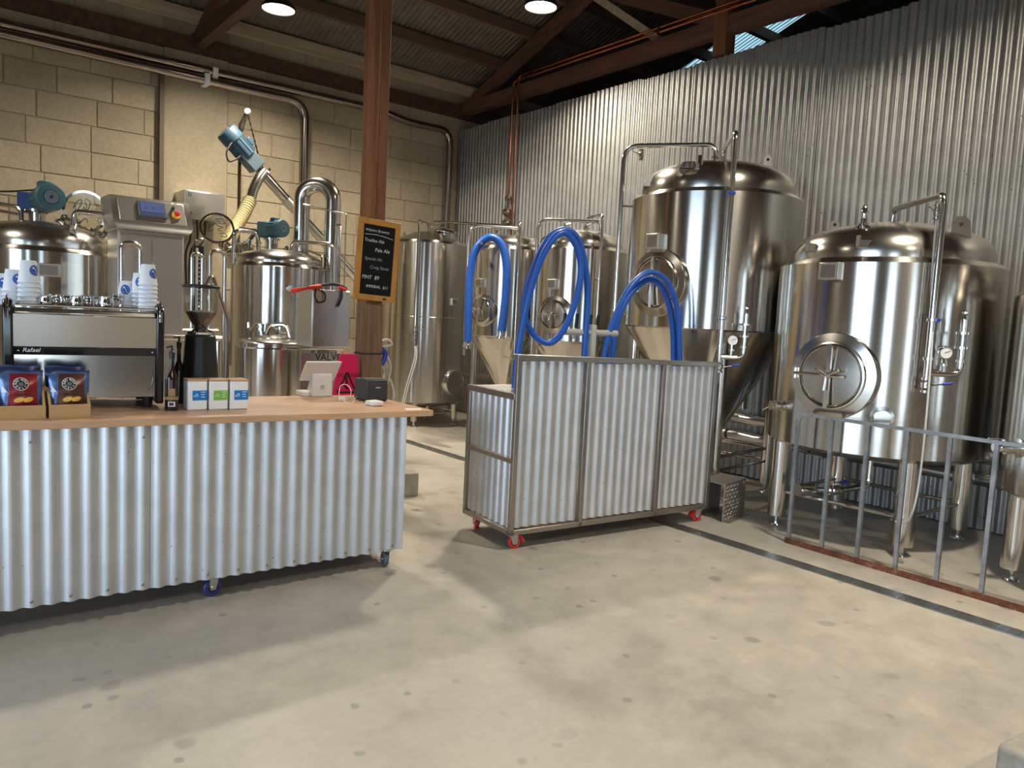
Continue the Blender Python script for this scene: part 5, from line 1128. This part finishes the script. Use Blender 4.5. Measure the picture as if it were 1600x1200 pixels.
# blue hoses
def at_d(x, y, d): return dep(x, y, d)
d0 = (cp(front_s(924, 560)[0], .32, 0)-CAM).dot(_f)
def on_cart(x, y, v):
    d = ray(x, y); return CAM+d*((CO+CV*v-CAM).dot(CV)/d.dot(CV))
def hose(name, label, pts, r, ends=(True, True), base_=None):
    P = spline([on_cart(*p) if p[2] < 1 else at_d(*p) for p in pts], 10); b = base_ or P[0]
    t = thing('hose', label, 'hose', tuple(b)); MB().tube(P, r, 14).build('hose_line', 'hose_blue', t)
    for flag, a, c in ((ends[0], P[0], P[2]), (ends[1], P[-1], P[-3])):
        if flag: ax = (a-c).normalized(); MB().lathe([(r*.9,-.02),(r*.9,.03),(r*.8,.035),(r*.8,.07),(r*1.15,.07),(r*1.15,.085),(0,.085)], a, ax, 16).build('ferrule', 'chrome', t)
dB = d0-.05; dl = (cp(.02, .28, 0)-CAM).dot(_f)
hose('hose', 'blue hose coiled in a tall loop, rising from the cart by its left end', [(804, 607, .30), (808, 560, .30), (818, 500, .30), (833, 440, .28), (853, 390, .26), (877, 364, .25), (897, 378, .25), (908, 415, .25), (902, 460, .25), (885, 507, .26), (862, 535, .29), (838, 527, .33), (820, 497, .36), (820, 465, .37), (834, 418, .36), (856, 374, .34), (882, 359, .33), (903, 374, .31), (915, 420, .29), (918, 470, .28), (914, 540, .28), (911, 590, .28)], .0235, (False, False), base_=cp(.1, .3, bench))
hose('hose', 'blue hose in the outer arch over the cart', [(940, 592, .30), (945, 548, .30), (957, 505, .30), (980, 455, .30), (1008, 427, .30), (1032, 430, .30), (1050, 455, .30), (1060, 500, .30), (1063, 600, .30)], .022, (False, False), base_=cp(1.0, .3, bench))
hose('hose', 'blue hose in the inner arch over the cart', [(953, 592, .38), (958, 540, .38), (966, 495, .38), (988, 455, .38), (1012, 437, .38), (1031, 445, .37), (1045, 475, .36), (1052, 520, .36), (1053, 595, .36)], .026, (False, False), base_=cp(1.1, .3, bench))
dA = (Vector((*c2, 0))-CAM).dot(_f)-R2-.30
hose('hose', 'thick blue hose slung over the pipe of the fermenter next to the plain tank', [(731, 534, dA-.05), (732, 480, dA-.03), (735, 425, dA), (745, 388, dA), (765, 371, dA), (783, 382, dA), (791, 415, dA), (790, 460, dA), (783, 518, dA)], .044)
p = at_d(747, 384, dA); hk = MB().tube([p+vec(.2,.35,.0), p+vec(0,.05,-.0), p-vec(0,.06,-.03)], .02, 8).build('hose_hook', 'pipe_steel', t2)
p = at_d(858, 372, dB+.06)
# ------------------------------------------------------------------ railing
RXX = 4.97
rl = thing('railing', 'low grey steel railing with a rusty bottom rail in front of the squat tank', 'railing', (RXX, 2.4, 0))
ys = [onz(x, y, 0.03).y for x, y in ((1228, 843), (1277, 857), (1333, 870), (1393, 887), (1460, 907), (1530, 930))]
gap = (ys[0]-ys[-1])/5; ys = [ys[0]-gap*k for k in range(9)]
ytop = .95
MB().tube(arc([(RXX, ys[0], .03), (RXX, ys[0], ytop), (RXX, ys[-1], ytop), (RXX, ys[-1], .03)], .07, 6), .017, 4).build('top_rail', 'rail_steel', rl, ang=20)
for y in ys[1:-1]: MB().box((RXX-.012, y-.012, .03), (RXX+.012, y+.012, ytop-.01)).build('baluster', 'rail_steel', rl)
MB().box((RXX-.022, ys[-1]-.02, 0), (RXX+.022, ys[0]+.02, .006)).box((RXX-.022, ys[-1]-.02, .006), (RXX-.017, ys[0]+.02, .042)).build('bottom_rail', 'rust', rl)
# ------------------------------------------------------------------ checker plate step
SA = vec(4.995, 3.50, 0); su = vec(.975, .2, 0).normalized(); sv = vec(-su.y, su.x, 0)
sw_, sd_, sh_ = .41, .22, zat(SA, 757)
stp = thing('step', 'small step of grey tread plate beside the cart wheel', 'step', tuple(SA))
MS = Matrix(((su.x,sv.x,0,SA.x),(su.y,sv.y,0,SA.y),(0,0,1,0),(0,0,0,1)))
MB().box((0,0,sh_-.006), (sw_,sd_,sh_), MS).build('tread', 'checker_plate', stp); MB().box((0,0,0), (sw_,.006,sh_-.006), MS).build('riser', 'checker_plate', stp); MB().box((0,sd_-.006,0), (sw_,sd_,sh_-.006), MS).build('rear_leg', 'checker_plate', stp)
MB().box((0,-.05,0), (sw_,0,.004), MS).build('foot_flange', 'checker_plate', stp)
tg = MB()
for i in range(13):
    for j in range(9):
        o = vec(.018+.032*i, .018+.032*j, 0); a = PI/4 if (i+j) % 2 else -PI/4; d = vec(math.cos(a), math.sin(a), 0)*.011
        tg.beam(MS @ (o+vec(0,0,sh_)-d), MS @ (o+vec(0,0,sh_)+d), .005, .003)
        if j*.032 < sh_-.03: tg.beam(MS @ vec(o.x-d.x, -.0005, .018+.032*j-d.y), MS @ vec(o.x+d.x, -.0005, .018+.032*j+d.y), .003, .005)
tag(tg.build('tread_pattern', 'checker_plate', stp, flat=True), kind='stuff')
# ------------------------------------------------------------------ insulated pipes along the foot of the corrugated wall
for k, (z, x, lab) in enumerate(((.62, 6.59, 'upper'), (.44, 6.60, 'lower'))):
    fp = thing('insulated_pipe', lab+' foil-wrapped pipe low on the corrugated wall', 'pipe', (x, 4.4, z)); y = 9.4-k*.3; j = 0
    while y > .8:
        L = (.9, .55, .7)[j % 3]; MB().tube([(x, y-L*t/6, z+.004*math.sin(9*t+j)) for t in range(7)], [.052+.004*math.sin(t*2.3+j) for t in range(7)], 14).build('foil_sleeve', 'foil', fp)
        MB().cyl((x, y-L-.04, z), (x, y-L+.01, z), .040, n=12).build('black_joint', 'insul_black', fp); y -= L+.03; j += 1
    for y in (8, 5.5, 3.6, 1.6): MB().box((x-.02, y-.015, z-.07), (XR-.016, y+.015, z-.045)).build('wall_bracket', 'frame_steel', fp)
q = onx(1158, 660, 6.62)
vp_ = MB().tube([(6.62, q.y, .72), (6.62, q.y, 1.9)], .045, 14).build('insulated_pipe', 'foil'); tag(vp_, 'upright foil-wrapped pipe behind the tallest fermenter', 'pipe')
# ------------------------------------------------------------------ loose blocks
SB = onz(1556, 1160, .24); kb = MB().box((0, -.5, 0), (.5, .0, .24), Matrix.Translation((SB.x, SB.y, 0)) @ Matrix.Rotation(-.12, 4, 'Z')).build('concrete_block', 'rough_concrete', bevel=.02); tag(kb, 'rough concrete block in the lower right corner of the view', 'block')
sb2 = onz(634, 777, 0); s2b = MB().box((-.15, 0, 0), (.08, .2, .20), Matrix.Translation((sb2.x+.03, sb2.y, 0)) @ Matrix.Rotation(-.3, 4, 'Z')).build('concrete_block', 'rough_concrete', bevel=.012); tag(s2b, 'small concrete block on the floor behind the counter end', 'block')
# ------------------------------------------------------------------ chalkboard on the post
YBd = PY-PW/2-.035
TLc, TRc, BRc, BLc = (ony(x, y, YBd) for x, y in ((562, 338), (627, 350), (618, 473), (551.5, 466.5)))
rt, up_ = (TRc-TLc), (TLc-BLc); bw, bh = rt.length, up_.length; MC = frame(BLc, rt, up_)
cb = thing('chalkboard', 'orange-framed chalkboard listing beers on the timber post', 'chalkboard', tuple((BLc+BRc)/2))
fw = bw*.125
for a, b in (((0,0),(bw,fw)), ((0,bh-fw),(bw,bh)), ((0,fw),(fw,bh-fw)), ((bw-fw,fw),(bw,bh-fw))): MB().box((*a,-.012), (*b,.012), MC).build('frame_rail', 'frame_wood', cb, bevel=.003)
sl = MB().box((fw*.9,fw*.9,-.008), (bw-fw*.9,bh-fw*.9,.002), MC).build('slate', 'slate', cb)
iw = bw-2*fw; ih = bh-2*fw
for s_, x_, y_, sz, m_ in (('Wilshire Brewery', .06, .905, .105, 'chalk'), ('Tradies Ale', .05, .755, .135, 'chalk'), ('Pale Ale', .40, .625, .145, 'chalk'), ('Special Ale', .10, .495, .125, 'chalk_faint'), ('Craig Stout', .28, .375, .13, 'chalk_faint'), ('PINT  $9', .05, .225, .145, 'chalk'), ('IMPERIAL  $11', .20, .10, .115, 'chalk')):
    text('chalk_line', s_, sz*iw, MC @ Matrix.Translation((fw+x_*iw, fw+y_*ih, .0026)), m_, sl, shear=.12, sx=1.0)
MB().tube([MC @ vec(fw+x*iw, fw+y*ih, .003) for x, y in spline2([(.05,.855),(.35,.865),(.65,.855),(.95,.83)])], .0022, 5).build('chalk_rule', 'chalk', sl)
MB().box((bw*.68, fw*.3, .012), (bw*.76, fw*.6, .016), MC).build('catch', 'band_black', cb)
MB().box((bw*.30, bh*.1, -.05), (bw*.62, bh*.9, -.012), MC).build('backing_batten', 'post_wood_old', cb)
# ------------------------------------------------------------------ pink warning board and hoses hung on the post
xr_ = PX-PW/2-.010; YP = PY-.02
pa = ony(522, 556, YP); pk = thing('warning_sign', 'bright pink warning sign hung against the timber post', 'sign', (xr_, YP, .8))
zt_s = ony(540, 553, YP).z; z0s = ony(540, 640, YP).z
poly = [(0,0),(xr_-pa.x+.02,0),(xr_-pa.x+.005,zt_s-z0s-.03),(xr_-pa.x-.02,zt_s-z0s),(.07,zt_s-z0s),(.045,(zt_s-z0s)*.85)]
MP = frame((pa.x-.02, YP, z0s), (1,0,0), (0,0,1)); MB().prism(poly, MP, .012).build('board', 'sign_pink', pk, bevel=.003)
text('lettering', 'WARNING', .050, MP @ Matrix.Translation((.045, (zt_s-z0s)*.58, .0125)), 'sign_black', pk)
tw = MB()
for a, b in (((.05,.14),(.13,.30)), ((.13,.30),(.21,.14)), ((.21,.14),(.05,.14))): tw.beam(MP @ vec(a[0],a[1],.013), MP @ vec(b[0],b[1],.013), .014, .002, (0,-1,0))
tw.build('triangle_mark', 'sign_black', pk); MB().tube([MP @ vec(*p, .014) for p in ((.12,.26),(.13,.22),(.115,.19),(.14,.165))], .008, 6).build('figure_mark', 'sign_black', pk)
hc_ = thing('hose_coil', 'white hose coil with a blue end hung on the right side of the post', 'hose', (PX+PW/2+.05, PY, .9))
def Q(x, y, d=0): return ony(x, y, PY+d)
MB().tube(spline([Q(594,533), Q(606,531), Q(612,538), Q(600,542), Q(595,545,.05), Q(604,556,.05), Q(610,575,.05), Q(604,600,.05), Q(594,612,.05), Q(600,590,.1), Q(607,565,.1), Q(600,550,.1), Q(598,570,.1), Q(612,600,.1), Q(614,625,.05), Q(604,650,.05), Q(602,700,.05)], 8), .011, 8).build('hose_line', 'white_hose', hc_)
MB().tube(spline([Q(596,545,-.02), Q(602,552,-.02), Q(600,562,-.02), Q(596,570,-.02)], 5), [.022]*16, 8).build('blue_glove', 'valve_blue', hc_)
# printed panel under the switch box
a = ony(470, 560, YS+.1); b = ony(533, 560, YS+.1); zt_p = ony(500, 547, YS+.1).z
vp2 = MB().box((a.x, YS+.10, .35), (b.x, YS+.112, zt_p-.03)).build('lower_panel', 'panel_steel', sb)
text('lettering', 'VALVE', .085, frame((ony(492, 560, YS+.1).x, YS+.098, ony(500, 563, YS+.1).z), (1,0,0), (0,0,1)), 'sign_black', sb)

# level gauge and process pipe between cabinet and kettle
lgq = ony(310, 440, 7.3); lv = thing('level_gauge', 'dark level gauge with pale graduations beside the control cabinet', 'gauge', (lgq.x, lgq.y, 0))
MB().box((lgq.x-.045, 7.3, 0), (lgq.x+.045, 7.33, zat(lgq, 384))).build('scale_plate', 'black_paint', lv)
MB().tube([(lgq.x-.02, 7.285, .3), (lgq.x-.02, 7.285, zat(lgq, 388))], .012, 8).build('sight_tube', 'clear_hose', lv)
gt = MB()
for k in range(int((zat(lgq, 384)-.85)/.04)): gt.box((lgq.x+.0, 7.297, .8+.04*k), (lgq.x+(.03 if k % 5 else .04), 7.3, .808+.04*k))
tag(gt.build('graduations', 'print_white', lv, flat=True), kind='stuff')
a = ony(255, 526, 6.55); b = ony(352, 528, 6.55)
pp3 = thing('process_pipe', 'level steel pipe running behind the grinder', 'pipe', (a.x, 6.55, 0))
MB().tube([(a.x-1.0, 6.55, a.z), (b.x-.03, 6.55, a.z-.01)], .025, 12).build('tube', 'pipe_steel', pp3)
for x in (a.x-.9, b.x-.06): MB().cyl((x, 6.55, .0), (x, 6.55, a.z-.02), .018, n=10).build('support_leg', 'pipe_steel', pp3)
